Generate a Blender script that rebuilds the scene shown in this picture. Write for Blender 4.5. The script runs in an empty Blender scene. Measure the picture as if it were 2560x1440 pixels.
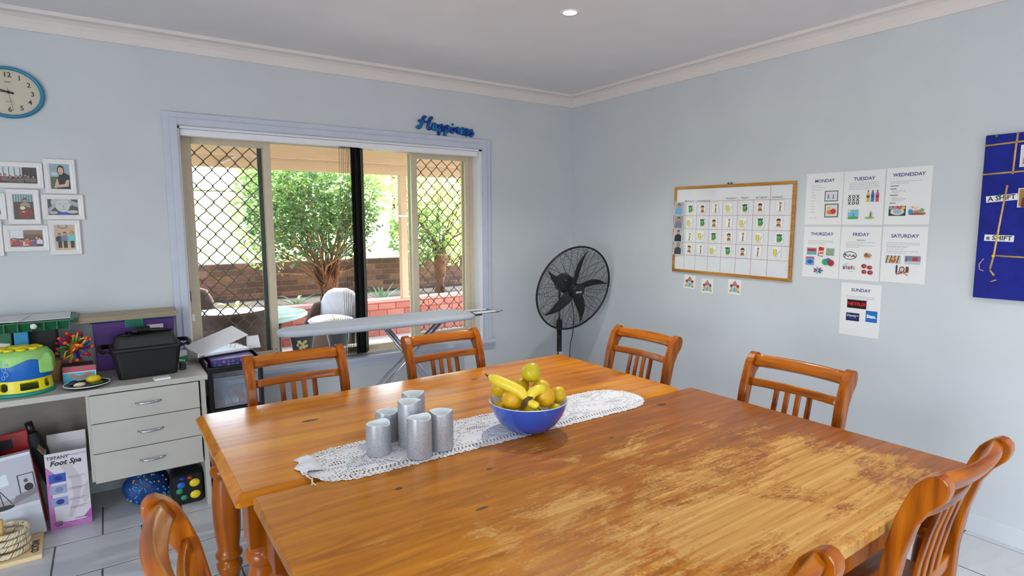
import bpy, bmesh, math, random
from mathutils import Vector, Matrix, Euler
random.seed(7)
PI = math.pi
sc = bpy.context.scene
col = sc.collection

# ------------------------------------------------------------ camera
cam_data = bpy.data.cameras.new('camera'); cam = bpy.data.objects.new('camera', cam_data); col.objects.link(cam)
cam_data.sensor_width = 36.0; cam_data.lens = 36.0 * 1454.5 / 2560.0; cam_data.clip_start = 0.02; cam_data.clip_end = 200
_r = Vector((0.82079224, -0.57121146, -0.00419159)); _u = Vector((0.06701703, 0.08900656, 0.99377389)); _f = Vector((0.56728195, 0.81596281, -0.11133679))
cam.matrix_world = Matrix(((_r.x, _u.x, -_f.x, -3.497), (_r.y, _u.y, -_f.y, -4.068), (_r.z, _u.z, -_f.z, 1.56), (0, 0, 0, 1)))
sc.camera = cam

# ------------------------------------------------------------ view + world + sun
vs = sc.view_settings
sc.display_settings.display_device = 'sRGB'
vs.view_transform = 'Standard'; vs.look = 'None'; vs.exposure = 0.0; vs.gamma = 1.0; vs.use_curve_mapping = False
world = bpy.data.worlds.new('World'); sc.world = world; world.use_nodes = True
wn = world.node_tree.nodes; wl = world.node_tree.links
bg = wn['Background']; sky = wn.new('ShaderNodeTexSky')
sky.sky_type = 'NISHITA'; sky.sun_disc = False; sky.sun_elevation = math.radians(52); sky.sun_rotation = math.radians(35)
sky.air_density = 1.0; sky.dust_density = 2.5; sky.altitude = 50
wl.new(sky.outputs[0], bg.inputs[0]); bg.inputs[1].default_value = 1.7
sun = bpy.data.lights.new('sun', 'SUN'); sun.energy = 15.0; sun.angle = math.radians(0.6); sun.color = (1.0, 0.95, 0.86)
so = bpy.data.objects.new('sun', sun); col.objects.link(so)
so.rotation_euler = Vector((-0.42, -0.50, -0.85)).to_track_quat('-Z', 'Y').to_euler()

def area(name, loc, rot, sx, sy, power, color):
    l = bpy.data.lights.new(name, 'AREA'); l.shape = 'RECTANGLE'; l.size = sx; l.size_y = sy; l.energy = power; l.color = color
    o = bpy.data.objects.new(name, l); col.objects.link(o); o.location = loc; o.rotation_euler = rot
    return o
# added area lamps in the invented rear and side doors, standing in for daylight
area('rear_door_fill', (-2.8, -7.08, 1.0), (PI/2, 0, 0), 1.6, 1.8, 14, (0.93, 0.97, 1.0))
area('side_door_fill', (-6.68, -4.6, 1.0), (PI/2, 0, -PI/2), 2.2, 1.8, 120, (0.93, 0.97, 1.0))

# ------------------------------------------------------------ colour + materials
def lin(c):
    def f(v):
        v = v/255.0
        return v/12.92 if v <= 0.04045 else ((v+0.055)/1.055)**2.4
    return (f(c[0]), f(c[1]), f(c[2]), 1.0)
MATS = {}
def mat(name, c, rough=0.5, metal=0.0, var=0.08, scale=20.0, bump=0.0, bscale=None, spec=None, coat=0.0, stretch=(1, 1, 1), alpha=None, trans=0.0, sss=0.0, emit=0.0):
    if name in MATS: return MATS[name]
    m = bpy.data.materials.new(name); m.use_nodes = True
    nt = m.node_tree; n = nt.nodes; l = nt.links; b = n['Principled BSDF']
    b.inputs['Roughness'].default_value = rough; b.inputs['Metallic'].default_value = metal
    if spec is not None: b.inputs['Specular IOR Level'].default_value = spec
    if coat: b.inputs['Coat Weight'].default_value = coat; b.inputs['Coat Roughness'].default_value = 0.08
    if trans: b.inputs['Transmission Weight'].default_value = trans
    if sss: b.inputs['Subsurface Weight'].default_value = sss; b.inputs['Subsurface Scale'].default_value = 0.01
    if alpha is not None: b.inputs['Alpha'].default_value = alpha
    lc = lin(c)
    if emit: b.inputs['Emission Color'].default_value = lc; b.inputs['Emission Strength'].default_value = emit
    tc = n.new('ShaderNodeTexCoord'); mp = n.new('ShaderNodeMapping'); mp.inputs['Scale'].default_value = stretch
    l.new(tc.outputs['Object'], mp.inputs['Vector'])
    no = n.new('ShaderNodeTexNoise'); no.inputs['Scale'].default_value = scale; no.inputs['Detail'].default_value = 4
    l.new(mp.outputs[0], no.inputs['Vector'])
    cr = n.new('ShaderNodeValToRGB')
    k = 1 - var; k2 = 1 + var
    cr.color_ramp.elements[0].position = 0.3; cr.color_ramp.elements[1].position = 0.7
    cr.color_ramp.elements[0].color = (lc[0]*k, lc[1]*k, lc[2]*k, 1); cr.color_ramp.elements[1].color = (min(1, lc[0]*k2), min(1, lc[1]*k2), min(1, lc[2]*k2), 1)
    l.new(no.outputs[0], cr.inputs[0]); l.new(cr.outputs[0], b.inputs['Base Color'])
    if bump:
        bn = n.new('ShaderNodeTexNoise'); bn.inputs['Scale'].default_value = bscale or scale*3; bn.inputs['Detail'].default_value = 5
        l.new(mp.outputs[0], bn.inputs['Vector'])
        bp = n.new('ShaderNodeBump'); bp.inputs['Strength'].default_value = bump; bp.inputs['Distance'].default_value = 0.01
        l.new(bn.outputs[0], bp.inputs['Height']); l.new(bp.outputs[0], b.inputs['Normal'])
    MATS[name] = m
    return m

def print_mat(name, rough=0.5, coat=0.0):
    if name in MATS: return MATS[name]
    m = bpy.data.materials.new(name); m.use_nodes = True
    n = m.node_tree.nodes; l = m.node_tree.links; b = n['Principled BSDF']
    a = n.new('ShaderNodeAttribute'); a.attribute_name = 'Col'
    no = n.new('ShaderNodeTexNoise'); no.inputs['Scale'].default_value = 60
    mx = n.new('ShaderNodeMix'); mx.data_type = 'RGBA'; mx.blend_type = 'MULTIPLY'; mx.inputs[0].default_value = 0.12
    l.new(a.outputs['Color'], mx.inputs[6]); l.new(no.outputs[0], mx.inputs[7]); l.new(mx.outputs[2], b.inputs['Base Color'])
    b.inputs['Roughness'].default_value = rough
    if coat: b.inputs['Coat Weight'].default_value = coat; b.inputs['Coat Roughness'].default_value = 0.12
    MATS[name] = m
    return m

def wood(name, dark, mid, light, axis='x', rough=0.32, coat=0.5, scale=1.0, knots=False):
    """streaky pine grain running along one object axis"""
    if name in MATS: return MATS[name]
    m = bpy.data.materials.new(name); m.use_nodes = True
    n = m.node_tree.nodes; l = m.node_tree.links; b = n['Principled BSDF']
    tc = n.new('ShaderNodeTexCoord'); mp = n.new('ShaderNodeMapping')
    st = {'x': (1.2, 14, 14), 'y': (14, 1.2, 14), 'z': (14, 14, 1.2)}[axis]
    mp.inputs['Scale'].default_value = tuple(s*scale for s in st)
    l.new(tc.outputs['Object'], mp.inputs['Vector'])
    n1 = n.new('ShaderNodeTexNoise'); n1.inputs['Scale'].default_value = 1.6; n1.inputs['Detail'].default_value = 8; n1.inputs['Distortion'].default_value = 0.6
    l.new(mp.outputs[0], n1.inputs['Vector'])
    n2 = n.new('ShaderNodeTexNoise'); n2.inputs['Scale'].default_value = 2.2; n2.inputs['Detail'].default_value = 3
    l.new(tc.outputs['Object'], n2.inputs['Vector'])
    ad = n.new('ShaderNodeMath'); ad.operation = 'MULTIPLY_ADD'; ad.inputs[1].default_value = 0.45
    l.new(n2.outputs[0], ad.inputs[0])
    ml = n.new('ShaderNodeMath'); ml.operation = 'MULTIPLY'; ml.inputs[1].default_value = 0.6; l.new(n1.outputs[0], ml.inputs[0]); l.new(ml.outputs[0], ad.inputs[2])
    cr = n.new('ShaderNodeValToRGB'); e = cr.color_ramp.elements
    e[0].position = 0.36; e[0].color = lin(dark); e[1].position = 0.68; e[1].color = lin(light)
    x = cr.color_ramp.elements.new(0.52); x.color = lin(mid)
    l.new(ad.outputs[0], cr.inputs[0]); l.new(cr.outputs[0], b.inputs['Base Color'])
    b.inputs['Roughness'].default_value = rough; b.inputs['Specular IOR Level'].default_value = .2
    b.inputs['Coat Weight'].default_value = coat; b.inputs['Coat Roughness'].default_value = 0.12
    bp = n.new('ShaderNodeBump'); bp.inputs['Strength'].default_value = 0.015; bp.inputs['Distance'].default_value = 0.003
    l.new(n1.outputs[0], bp.inputs['Height']); l.new(bp.outputs[0], b.inputs['Normal'])
    MATS[name] = m
    return m

# ------------------------------------------------------------ mesh builder
def frame_from(t, up=Vector((0, 0, 1))):
    t = t.normalized()
    if abs(t.dot(up)) > 0.97: up = Vector((1, 0, 0)) if abs(t.x) < 0.9 else Vector((0, 1, 0))
    a = t.cross(up).normalized(); b = a.cross(t).normalized()
    return a, b
class MB:
    def __init__(s): s.v = []; s.f = []; s.mi = []; s.c = []; s.sm = []; s.hascol = False
    def add(s, vs, fs, mi=0, c=None, sm=False, M=None):
        o = len(s.v)
        s.v += [tuple(M @ Vector(p)) for p in vs] if M is not None else [tuple(p) for p in vs]
        for f in fs: s.f.append([i+o for i in f]); s.mi.append(mi); s.c.append(c); s.sm.append(sm)
        if c is not None: s.hascol = True
        return s
    def box(s, x0, x1, y0, y1, z0, z1, mi=0, c=None, M=None):
        v = [(x0,y0,z0),(x1,y0,z0),(x1,y1,z0),(x0,y1,z0),(x0,y0,z1),(x1,y0,z1),(x1,y1,z1),(x0,y1,z1)]
        return s.add(v, [(0,3,2,1),(4,5,6,7),(0,1,5,4),(1,2,6,5),(2,3,7,6),(3,0,4,7)], mi, c, False, M)
    def obox(s, cen, size, rot=(0,0,0), mi=0, c=None):
        M = Matrix.Translation(cen) @ Euler(rot).to_matrix().to_4x4()
        x, y, z = size[0]/2, size[1]/2, size[2]/2
        return s.box(-x, x, -y, y, -z, z, mi, c, M)
    def loft(s, rings, caps=True, closed=True, mi=0, c=None, sm=True, loop=False):
        n = len(rings[0]); v = []; f = []
        for r in rings: v += [tuple(p) for p in r]
        m = len(rings)
        for i in range(m if loop else m-1):
            i2 = (i+1) % m
            for j in range(n if closed else n-1):
                k = (j+1) % n
                f.append((i*n+j, i*n+k, i2*n+k, i2*n+j))
        s.add(v, f, mi, c, sm)
        if caps and closed and not loop:
            s.add(rings[0], [tuple(range(n-1, -1, -1))], mi, c, False); s.add(rings[-1], [tuple(range(n))], mi, c, False)
        return s
    def cyl(s, p0, p1, r0, r1=None, n=16, caps=True, mi=0, c=None, sm=True):
        p0 = Vector(p0); p1 = Vector(p1); r1 = r0 if r1 is None else r1
        a, b = frame_from(p1-p0)
        rg = [[p + (a*math.cos(2*PI*i/n) + b*math.sin(2*PI*i/n))*r for i in range(n)] for p, r in ((p0, r0), (p1, r1))]
        return s.loft(rg, caps, True, mi, c, sm)
    def tube(s, pts, r, n=8, loop=False, mi=0, c=None, caps=True, sm=True, flat=1.0, up=None):
        pts = [Vector(p) for p in pts]; m = len(pts); rg = []
        a0 = None
        for i, p in enumerate(pts):
            t = (pts[(i+1) % m] - pts[i-1]) if loop else (pts[min(i+1, m-1)] - pts[max(i-1, 0)])
            if t.length < 1e-9: t = Vector((0, 0, 1))
            t.normalize()
            if up is not None: a, b = frame_from(t, Vector(up))
            elif a0 is None: a, b = frame_from(t)
            else:
                a = (a0 - t*a0.dot(t)); a = a.normalized() if a.length > 1e-6 else frame_from(t)[0]; b = t.cross(a)
            a0 = a
            rr = r[i] if isinstance(r, (list, tuple)) else r
            rg.append([p + (a*math.cos(2*PI*j/n) + b*flat*math.sin(2*PI*j/n))*rr for j in range(n)])
        return s.loft(rg, caps, True, mi, c, sm, loop)
    def lathe(s, prof, n=24, cen=(0,0,0), mi=0, c=None, sm=True, M=None, sx=1.0, sy=1.0):
        v = []; f = []; m = len(prof)
        for r, z in prof:
            for j in range(n):
                a = 2*PI*j/n; v.append((cen[0]+r*math.cos(a)*sx, cen[1]+r*math.sin(a)*sy, cen[2]+z))
        for i in range(m-1):
            for j in range(n):
                k = (j+1) % n; f.append((i*n+j, i*n+k, (i+1)*n+k, (i+1)*n+j))
        return s.add(v, f, mi, c, sm, M)
    def ell(s, cen, rad, n=14, m=8, mi=0, c=None, M=None, warp=None):
        v = []; f = []
        for i in range(m+1):
            th = PI*i/m
            for j in range(n):
                ph = 2*PI*j/n; d = Vector((math.sin(th)*math.cos(ph), math.sin(th)*math.sin(ph), math.cos(th)))
                k = warp(d) if warp else 1.0
                v.append((cen[0]+d.x*rad[0]*k, cen[1]+d.y*rad[1]*k, cen[2]+d.z*rad[2]*k))
        for i in range(m):
            for j in range(n):
                k = (j+1) % n; f.append((i*n+j, (i+1)*n+j, (i+1)*n+k, i*n+k))
        return s.add(v, f, mi, c, True, M)
    def prism(s, poly, d0, d1, axes='xz', mi=0, c=None, sm=False, M=None):
        """polygon in two axes pushed along the third"""
        def mk(p, d):
            if axes == 'xz': return (p[0], d, p[1])
            if axes == 'yz': return (d, p[0], p[1])
            return (p[0], p[1], d)
        n = len(poly); v = [mk(p, d0) for p in poly] + [mk(p, d1) for p in poly]
        f = [tuple(range(n)), tuple(range(2*n-1, n-1, -1))] + [(i, (i+1) % n, n+(i+1) % n, n+i) for i in range(n)]
        return s.add(v, f, mi, c, sm, M)
    def build(s, name, m, parent=None, bevel=0.0, seg=2, loc=None, rot=None, fix=True, sub=0):
        me = bpy.data.meshes.new(name); me.from_pydata(s.v, [], s.f)
        ms = m if isinstance(m, (list, tuple)) else [m]
        for x in ms: me.materials.append(x)
        if len(ms) > 1: me.polygons.foreach_set('material_index', s.mi)
        me.polygons.foreach_set('use_smooth', s.sm)
        if s.hascol:
            at = me.color_attributes.new('Col', 'FLOAT_COLOR', 'CORNER'); arr = []
            for p, c in zip(s.f, s.c):
                c = lin(c) if c is not None else (1, 1, 1, 1)
                arr += list(c)*len(p)
            at.data.foreach_set('color', arr)
        if fix and len(s.f) < 30000:
            bm = bmesh.new(); bm.from_mesh(me); bmesh.ops.remove_doubles(bm, verts=bm.verts, dist=1e-6); bmesh.ops.recalc_face_normals(bm, faces=bm.faces); bm.to_mesh(me); bm.free()
        me.update()
        o = bpy.data.objects.new(name, me); col.objects.link(o)
        if parent: o.parent = parent
        if loc: o.location = loc
        if rot: o.rotation_euler = rot
        if bevel:
            md = o.modifiers.new('bevel', 'BEVEL'); md.width = bevel; md.segments = seg; md.limit_method = 'ANGLE'; md.angle_limit = math.radians(35)
            md.harden_normals = False
        if sub:
            md = o.modifiers.new('sub', 'SUBSURF'); md.levels = sub; md.render_levels = sub
        return o
def tag(o, label, cat, group=None):
    o['label'] = label; o['category'] = cat
    if group: o['group'] = group
    return o
def thing(name, label, cat, loc=(0,0,0), rot=(0,0,0), group=None):
    o = bpy.data.objects.new(name, None); col.objects.link(o); o.empty_display_size = 0.05
    o.location = loc; o.rotation_euler = rot
    return tag(o, label, cat, group)
def struct(o): o['kind'] = 'structure'; return o
def stuff(o): o['kind'] = 'stuff'; return o
def dup(root, loc=None, rot=None, label=None, group=None):
    r = root.copy(); col.objects.link(r)
    if loc is not None: r.location = loc
    if rot is not None: r.rotation_euler = rot
    if label: r['label'] = label
    if group: r['group'] = group
    for ch in list(root.children):
        c = ch.copy(); col.objects.link(c); c.parent = r
        for g in list(ch.children):
            d = g.copy(); col.objects.link(d); d.parent = c
    return r
_tc = {}
def text_mesh(body, size, bold=0.0, shear=0.0):
    k = (body, size, bold, shear)
    if k in _tc: return _tc[k]
    cu = bpy.data.curves.new('t', 'FONT'); cu.body = body; cu.size = size; cu.align_x = 'CENTER'; cu.align_y = 'CENTER'; cu.offset = bold; cu.shear = shear; cu.resolution_u = 2; cu.fill_mode = 'FRONT'
    ob = bpy.data.objects.new('t', cu)
    me = bpy.data.meshes.new_from_object(ob)
    v = [tuple(p.co) for p in me.vertices]; f = [tuple(p.vertices) for p in me.polygons]
    bpy.data.objects.remove(ob); bpy.data.meshes.remove(me); bpy.data.curves.remove(cu)
    _tc[k] = (v, f)
    return v, f
class Art(MB):
    """flat print in local (u right, v up); sheets stack outward along +w by 0.15 mm steps"""
    def __init__(s, step=0.00015): super().__init__(); s.w = 0.0; s.st = step
    def poly(s, pts, c):
        s.w += s.st
        return s.add([(p[0], p[1], s.w) for p in pts], [tuple(range(len(pts)))], 0, c)
    def rect(s, u0, u1, v0, v1, c): return s.poly([(u0,v0),(u1,v0),(u1,v1),(u0,v1)], c)
    def disc(s, u, v, ru, rv, c, n=14): return s.poly([(u+ru*math.cos(2*PI*i/n), v+rv*math.sin(2*PI*i/n)) for i in range(n)], c)
    def ring(s, u, v, ru, rv, t, c, n=16):
        s.w += s.st; o = [(u+ru*math.cos(2*PI*i/n), v+rv*math.sin(2*PI*i/n), s.w) for i in range(n)]; q = [(u+(ru-t)*math.cos(2*PI*i/n), v+(rv-t)*math.sin(2*PI*i/n), s.w) for i in range(n)]
        return s.add(o+q, [(i, (i+1) % n, n+(i+1) % n, n+i) for i in range(n)], 0, c)
    def line(s, a, b, w, c):
        d = Vector((b[0]-a[0], b[1]-a[1])); d.normalize(); n = Vector((-d.y, d.x))*w/2
        return s.poly([(a[0]-n.x, a[1]-n.y), (b[0]-n.x, b[1]-n.y), (b[0]+n.x, b[1]+n.y), (a[0]+n.x, a[1]+n.y)], c)
    def frame(s, u0, u1, v0, v1, t, c):
        s.line((u0, v0+t/2), (u1, v0+t/2), t, c); s.w -= s.st; s.line((u0, v1-t/2), (u1, v1-t/2), t, c); s.w -= s.st
        s.line((u0+t/2, v0), (u0+t/2, v1), t, c); s.w -= s.st; return s.line((u1-t/2, v0), (u1-t/2, v1), t, c)
    def txt(s, body, u, v, size, c, bold=0.0, shear=0.0, rot=0.0, sx=1.0):
        vs, fs = text_mesh(body, size, bold, shear); s.w += s.st; ca, sa = math.cos(rot), math.sin(rot)
        return s.add([(u+x*sx*ca-y*sa, v+x*sx*sa+y*ca, s.w) for x, y, z in vs], fs, 0, c)
    def put(s, name, parent, M=None, m=None):
        o = s.build(name, m or print_mat('printed_ink'), parent, fix=False)
        if M is not None: o.matrix_local = M
        return o
# local print axes on the two walls
WALL_B = Matrix(((1,0,0,0),(0,0,-1,0),(0,1,0,0),(0,0,0,1)))      # u->x, v->z, out -> -y
WALL_R = Matrix(((0,0,-1,0),(-1,0,0,0),(0,1,0,0),(0,0,0,1)))     # u->-y, v->z, out -> -x
# ============================================================ THE SETTING
paint = mat('pale_blue_wall_paint', (203, 208, 211), rough=0.55, var=0.03, scale=3, bump=0.02, bscale=180)
ceil_m = mat('ceiling_paint', (226, 225, 225), rough=0.7, var=0.02, scale=4)
corn_m = mat('cornice_paint', (226, 218, 212), rough=0.6, var=0.02, scale=6)
trim_m = mat('window_trim_paint', (196, 202, 216), rough=0.4, var=0.03, scale=12)
white_m = mat('white_paint', (232, 233, 236), rough=0.35, var=0.02, scale=10)
tile_m = mat('floor_tile_glaze', (200, 202, 206), rough=0.28, var=0.05, scale=7, stretch=(1, 3, 1))
grout_m = mat('grout', (96, 94, 94), rough=0.9, var=0.1, scale=40)
CEIL = 2.665; X0 = -6.6; Y0 = -7.0; CB = 2.572
b = MB(); b.box(X0-.2, .2, Y0-.2, .25, -.12, -.0012); floor = struct(b.build('floor', grout_m))
# floor tiles: staggered square tiles, each one its own piece
P = .356; g = .0035
tb = MB(); tb.box(-P/2+g, P/2-g, -P/2+g, P/2-g, -.004, .004); tile0 = None
def put_tile(cx, cy, sx=1.0, sy=1.0):
    global tile0
    if tile0 is None: tile0 = tb.build('tile', tile_m, floor, bevel=.0015, seg=1); o = tile0
    else: o = tile0.copy(); col.objects.link(o); o.parent = floor
    o.location = (cx, cy, -.004); o.scale = (sx, sy, 1)
ntile = 0; rest = MB()
for j in range(0, 20):
    cy = -.235 + P/2 - j*P + .001
    off = -3.61 if j % 2 == 1 else -3.80
    k = -9
    while True:
        cx = off + P/2 + k*P
        if cx - P/2 > 0: break
        if cx + P/2 > X0:
            x0, x1 = max(cx-P/2, X0), min(cx+P/2, -.012); y0, y1 = max(cy-P/2, Y0), min(cy+P/2, -.012)
            if x1-x0 > .03 and y1-y0 > .03:
                if ntile < 290 and cy > -4.6 and cx > -4.9: put_tile((x0+x1)/2, (y0+y1)/2, (x1-x0)/P, (y1-y0)/P); ntile += 1
                else: rest.box(x0+g, x1-g, y0+g, y1-g, -.008, 0)
        k += 1
stuff(rest.build('far_tiles', tile_m, floor))
b = MB(); b.box(X0-.2, .2, Y0-.2, .25, CEIL, CEIL+.12); ceiling = struct(b.build('ceiling', ceil_m))
# walls (the window hole is real)
WX0, WX1, WZ0, WZ1 = -3.105, -.958, .592, 2.145
b = MB()
b.box(X0-.2, WX0, 0, .25, -.1, CEIL); b.box(WX1, .2, 0, .25, -.1, CEIL); b.box(WX0, WX1, 0, .25, WZ1, CEIL); b.box(WX0, WX1, 0, .25, -.1, WZ0)
struct(b.build('wall_back', paint))
b = MB(); b.box(0, .2, Y0-.2, 0, -.1, CEIL); struct(b.build('wall_right', paint))
b = MB(); DY0, DY1 = -5.7, -3.5
b.box(X0-.2, X0, DY1, 0, -.1, CEIL); b.box(X0-.2, X0, Y0-.2, DY0, -.1, CEIL); b.box(X0-.2, X0, DY0, DY1, 2.2, CEIL); struct(b.build('wall_left', paint))
b = MB(); DX0, DX1 = -3.6, -2.0
b.box(X0, DX0, Y0-.2, Y0, -.1, CEIL); b.box(DX1, 0, Y0-.2, Y0, -.1, CEIL); b.box(DX0, DX1, Y0-.2, Y0, 2.15, CEIL); struct(b.build('wall_front', paint))
# cornice: cove profile swept round the room
def cornice(name, p0, p1, out, trim=(0, 0)):
    prof = [(0, 0), (.012, 0), (.016, .012)] + [(.016+.062*(1-math.cos(t)), .012+.062*math.sin(t)) for t in (.4, .8, 1.2, PI/2)] + [(.09, .074), (.095, .093), (0, .093)]
    b = MB(); p0 = Vector(p0); p1 = Vector(p1); d = (p1-p0).normalized(); o = Vector(out)
    r0 = [p0 + o*a + d*a*trim[0] + Vector((0, 0, h)) for a, h in prof]; r1 = [p1 + o*a - d*a*trim[1] + Vector((0, 0, h)) for a, h in prof]
    b.loft([r0, r1], sm=False); return struct(b.build(name, corn_m))
cornice('trim_1', (X0, 0, CB), (0, 0, CB), (0, -1, 0), (1, 1)); cornice('trim_2', (0, 0, CB), (0, Y0, CB), (-1, 0, 0), (1, 1))
cornice('trim_3', (X0, Y0, CB), (X0, 0, CB), (1, 0, 0), (1, 1)); cornice('trim_4', (0, Y0, CB), (X0, Y0, CB), (0, 1, 0), (1, 1))
# skirting boards
skirt_m = mat('skirting_paint', (208, 213, 218), rough=.4, var=.02, scale=10)
def skirt(name, x0, x1, y0, y1):
    b = MB(); b.box(x0, x1, y0, y1, 0, .075)
    if x1-x0 > y1-y0: b.box(x0, x1, y0+.006, y1, .075, .09)
    else: b.box(x0+.006, x1, y0, y1, .075, .09)
    return struct(b.build(name, skirt_m))
skirt('baseboard_back', X0, -.012, -.012, 0); skirt('baseboard_right', -.012, 0, Y0, 0)
b = MB(); b.box(X0, X0+.012, DY1, 0, 0, .09); struct(b.build('baseboard_left', white_m))
# window architrave + sill
b = MB()
for (i0, i1, t) in ((0, .036, .016), (.036, .075, .024)):
    ax0, ax1, az1 = WX0-.075+i0, WX1+.07-i0, WZ1+.08-i0
    bx0, bx1, bz1 = WX0-.075+i1, WX1+.07-i1, WZ1+.08-i1
    b.box(ax0, bx0, -t, 0, WZ0, az1); b.box(bx1, ax1, -t, 0, WZ0, az1); b.box(bx0, bx1, -t, 0, bz1, az1)
struct(b.build('trim_5', trim_m, bevel=.003))
b = MB(); b.box(WX0-.1, WX1+.1, -.055, .002, WZ0-.022, WZ0+.003); b.box(WX0+.001, WX1-.001, .002, .099, WZ0-.01, WZ0+.003); b.box(WX0-.095, WX1+.095, -.03, 0, WZ0-.045, WZ0-.022); b.box(WX0-.085, WX1+.085, -.018, 0, WZ0-.075, WZ0-.045)
struct(b.build('trim_6', trim_m, bevel=.003))

# ---------------------------------------------------------------- the garden window
alu = mat('cream_aluminium', (206, 192, 166), rough=0.38, var=0.04, scale=30)
alu_dark = mat('dark_gap_and_fittings', (62, 66, 60), rough=0.6)
mesh_m = mat('bronze_security_mesh', (104, 92, 80), rough=0.4, metal=0.0, var=0.1)
gm = bpy.data.materials.new('window_glass'); gm.use_nodes = True
gn = gm.node_tree.nodes; gl = gm.node_tree.links; gn.remove(gn['Principled BSDF'])
tr = gn.new('ShaderNodeBsdfTransparent'); tr.inputs[0].default_value = (.96, .975, .965, 1); gs = gn.new('ShaderNodeBsdfGlossy'); gs.inputs['Roughness'].default_value = 0.0
fr = gn.new('ShaderNodeFresnel'); fr.inputs[0].default_value = 1.22; mx = gn.new('ShaderNodeMixShader')
gl.new(fr.outputs[0], mx.inputs[0]); gl.new(tr.outputs[0], mx.inputs[1]); gl.new(gs.outputs[0], mx.inputs[2]); gl.new(mx.outputs[0], gn['Material Output'].inputs[0])
win = bpy.data.objects.new('window_1', None); col.objects.link(win); struct(win); win.location = (0, 0, 0)
b = MB()   # white reveal lining
b.box(WX0, WX0+.012, 0, .25, WZ0, WZ1); b.box(WX1-.03, WX1, 0, .25, WZ0, WZ1); b.box(WX0, WX1, 0, .25, WZ1-.012, WZ1)
b.build('reveal', white_m, win)
FX0, FX1, FZ0, FZ1 = WX0+.012, WX1-.03, WZ0, WZ1-.012
def frame_box(b, x0, x1, z0, z1, y0, y1, wl, wr, wb, wt, mi=0):
    b.box(x0, x0+wl, y0, y1, z0, z1, mi); b.box(x1-wr, x1, y0, y1, z0, z1, mi); b.box(x0+wl, x1-wr, y0, y1, z0, z0+wb, mi); b.box(x0+wl, x1-wr, y0, y1, z1-wt, z1, mi)
b = MB(); frame_box(b, FX0, FX1, FZ0, FZ1, .10, .18, .03, .03, .055, .035); b.box(FX0, FX1, .085, .10, FZ0, FZ0+.02); b.build('outer_frame', alu, win, bevel=.003)
def sash(x0, x1, y0, dark_side):
    b = MB(); frame_box(b, x0, x1, FZ0+.05, FZ1-.03, y0, y0+.028, .048, .048, .05, .045)
    o = b.build('sash', alu, win, bevel=.003)
    p = MB(); p.box(x0+.046, x1-.046, y0+.012, y0+.016, FZ0+.098, FZ1-.073); p.build('pane', gm, o)
    return o
SL = -2.56; SR = -1.535
s1 = sash(FX0+.02, SL+.003, .105, 1); s3 = sash(SR, FX1-.02, .105, -1)
p = MB(); p.box(SL, SR+.04, .15, .154, FZ0+.05, FZ1-.03); p.build('pane', gm, win)
b = MB(); b.box(SL-.075, SL-.048, .135, .15, FZ0+.1, FZ1-.075); b.build('gap_shade_strip', alu_dark, s1)  # dark strip put in for the shaded gap beside the sash stile
for zz in (.675, .70):
    h = MB(); h.cyl((SL-.02, .1055, zz), (SL-.02, .1035, zz), .004, n=10); h.build('screw', alu_dark, s1)
def grille(x0, x1, parent, y):
    z0, z1 = FZ0+.07, FZ1-.05; px, pz = .0945, .104; b = MB(); r = .0035
    nx = int((x1-x0)/(px/2))+2
    for i in range(nx):
        for sgn in (1, -1):
            pass
    # each strand zigzags up the screen and touches its neighbours at knots
    k = -1
    while True:
        xc = x0 + k*px/1.0 + px/4
        if xc - px/4 > x1: break
        for ph in (0, 1):
            xm = xc + (px/2 if ph else 0); pts = []
            z = z0 - pz*2; q = 0
            while z < z1 + pz:
                side = 1 if (q % 2 == 0) else -1
                if ph: side = -side
                x = xm + side*(px/4-.003)
                pts += [(x, y, z-.007), (x, y, z+.007), ]
                z += pz/2; q += 1
            run = []
            for i in range(len(pts)-1):
                a, c = pts[i], pts[i+1]
                def inside(p): return x0 <= p[0] <= x1 and z0 <= p[2] <= z1
                n = 3
                seg = [tuple(a[t]+(c[t]-a[t])*m/n for t in range(3)) for m in range(n)]
                for p in seg:
                    if inside(p): run.append(p)
                    elif len(run) > 1: b.tube(run, r, n=4, caps=False, sm=False); run = []
                    else: run = []
            if len(run) > 1: b.tube(run, r, n=4, caps=False, sm=False)
        k += 1
    o = b.build('diamond_mesh', mesh_m, parent, fix=False); stuff(o)
b = MB(); frame_box(b, FX0+.03, SL-.03, FZ0+.055, FZ1-.035, .195, .21, .02, .025, .025, .02); f1 = b.build('security_screen', alu, win, bevel=.002); grille(FX0+.05, SL-.055, f1, .205)
b = MB(); frame_box(b, SR+.01, FX1-.03, FZ0+.055, FZ1-.035, .195, .21, .025, .02, .025, .02); f2 = b.build('security_screen', alu, win, bevel=.002); grille(SR+.035, FX1-.05, f2, .205)
# unseen door frames behind the camera, invented and sized to let daylight in
for nm, (x0, x1, y0, y1) in (('added_door_1', (DX0, DX1, Y0-.09, Y0-.06)), ('added_door_2', (X0-.09, X0-.06, DY0, DY1))):
    b = MB(); t = .06
    if x1-x0 > y1-y0:
        for i in range(3):
            a = x0+(x1-x0)*i/2; b.box(max(a-t/2, x0), min(a+t/2, x1), y0, y1, 0, 2.2)
        b.box(x0, x1, y0, y1, 0, .08); b.box(x0, x1, y0, y1, 2.1, 2.2)
    else:
        for i in range(3):
            a = y0+(y1-y0)*i/2; b.box(x0, x1, max(a-t/2, y0), min(a+t/2, y1), 0, 2.2)
        b.box(x0, x1, y0, y1, 0, .08); b.box(x0, x1, y0, y1, 2.1, 2.2)
    struct(b.build(nm, alu))

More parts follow.
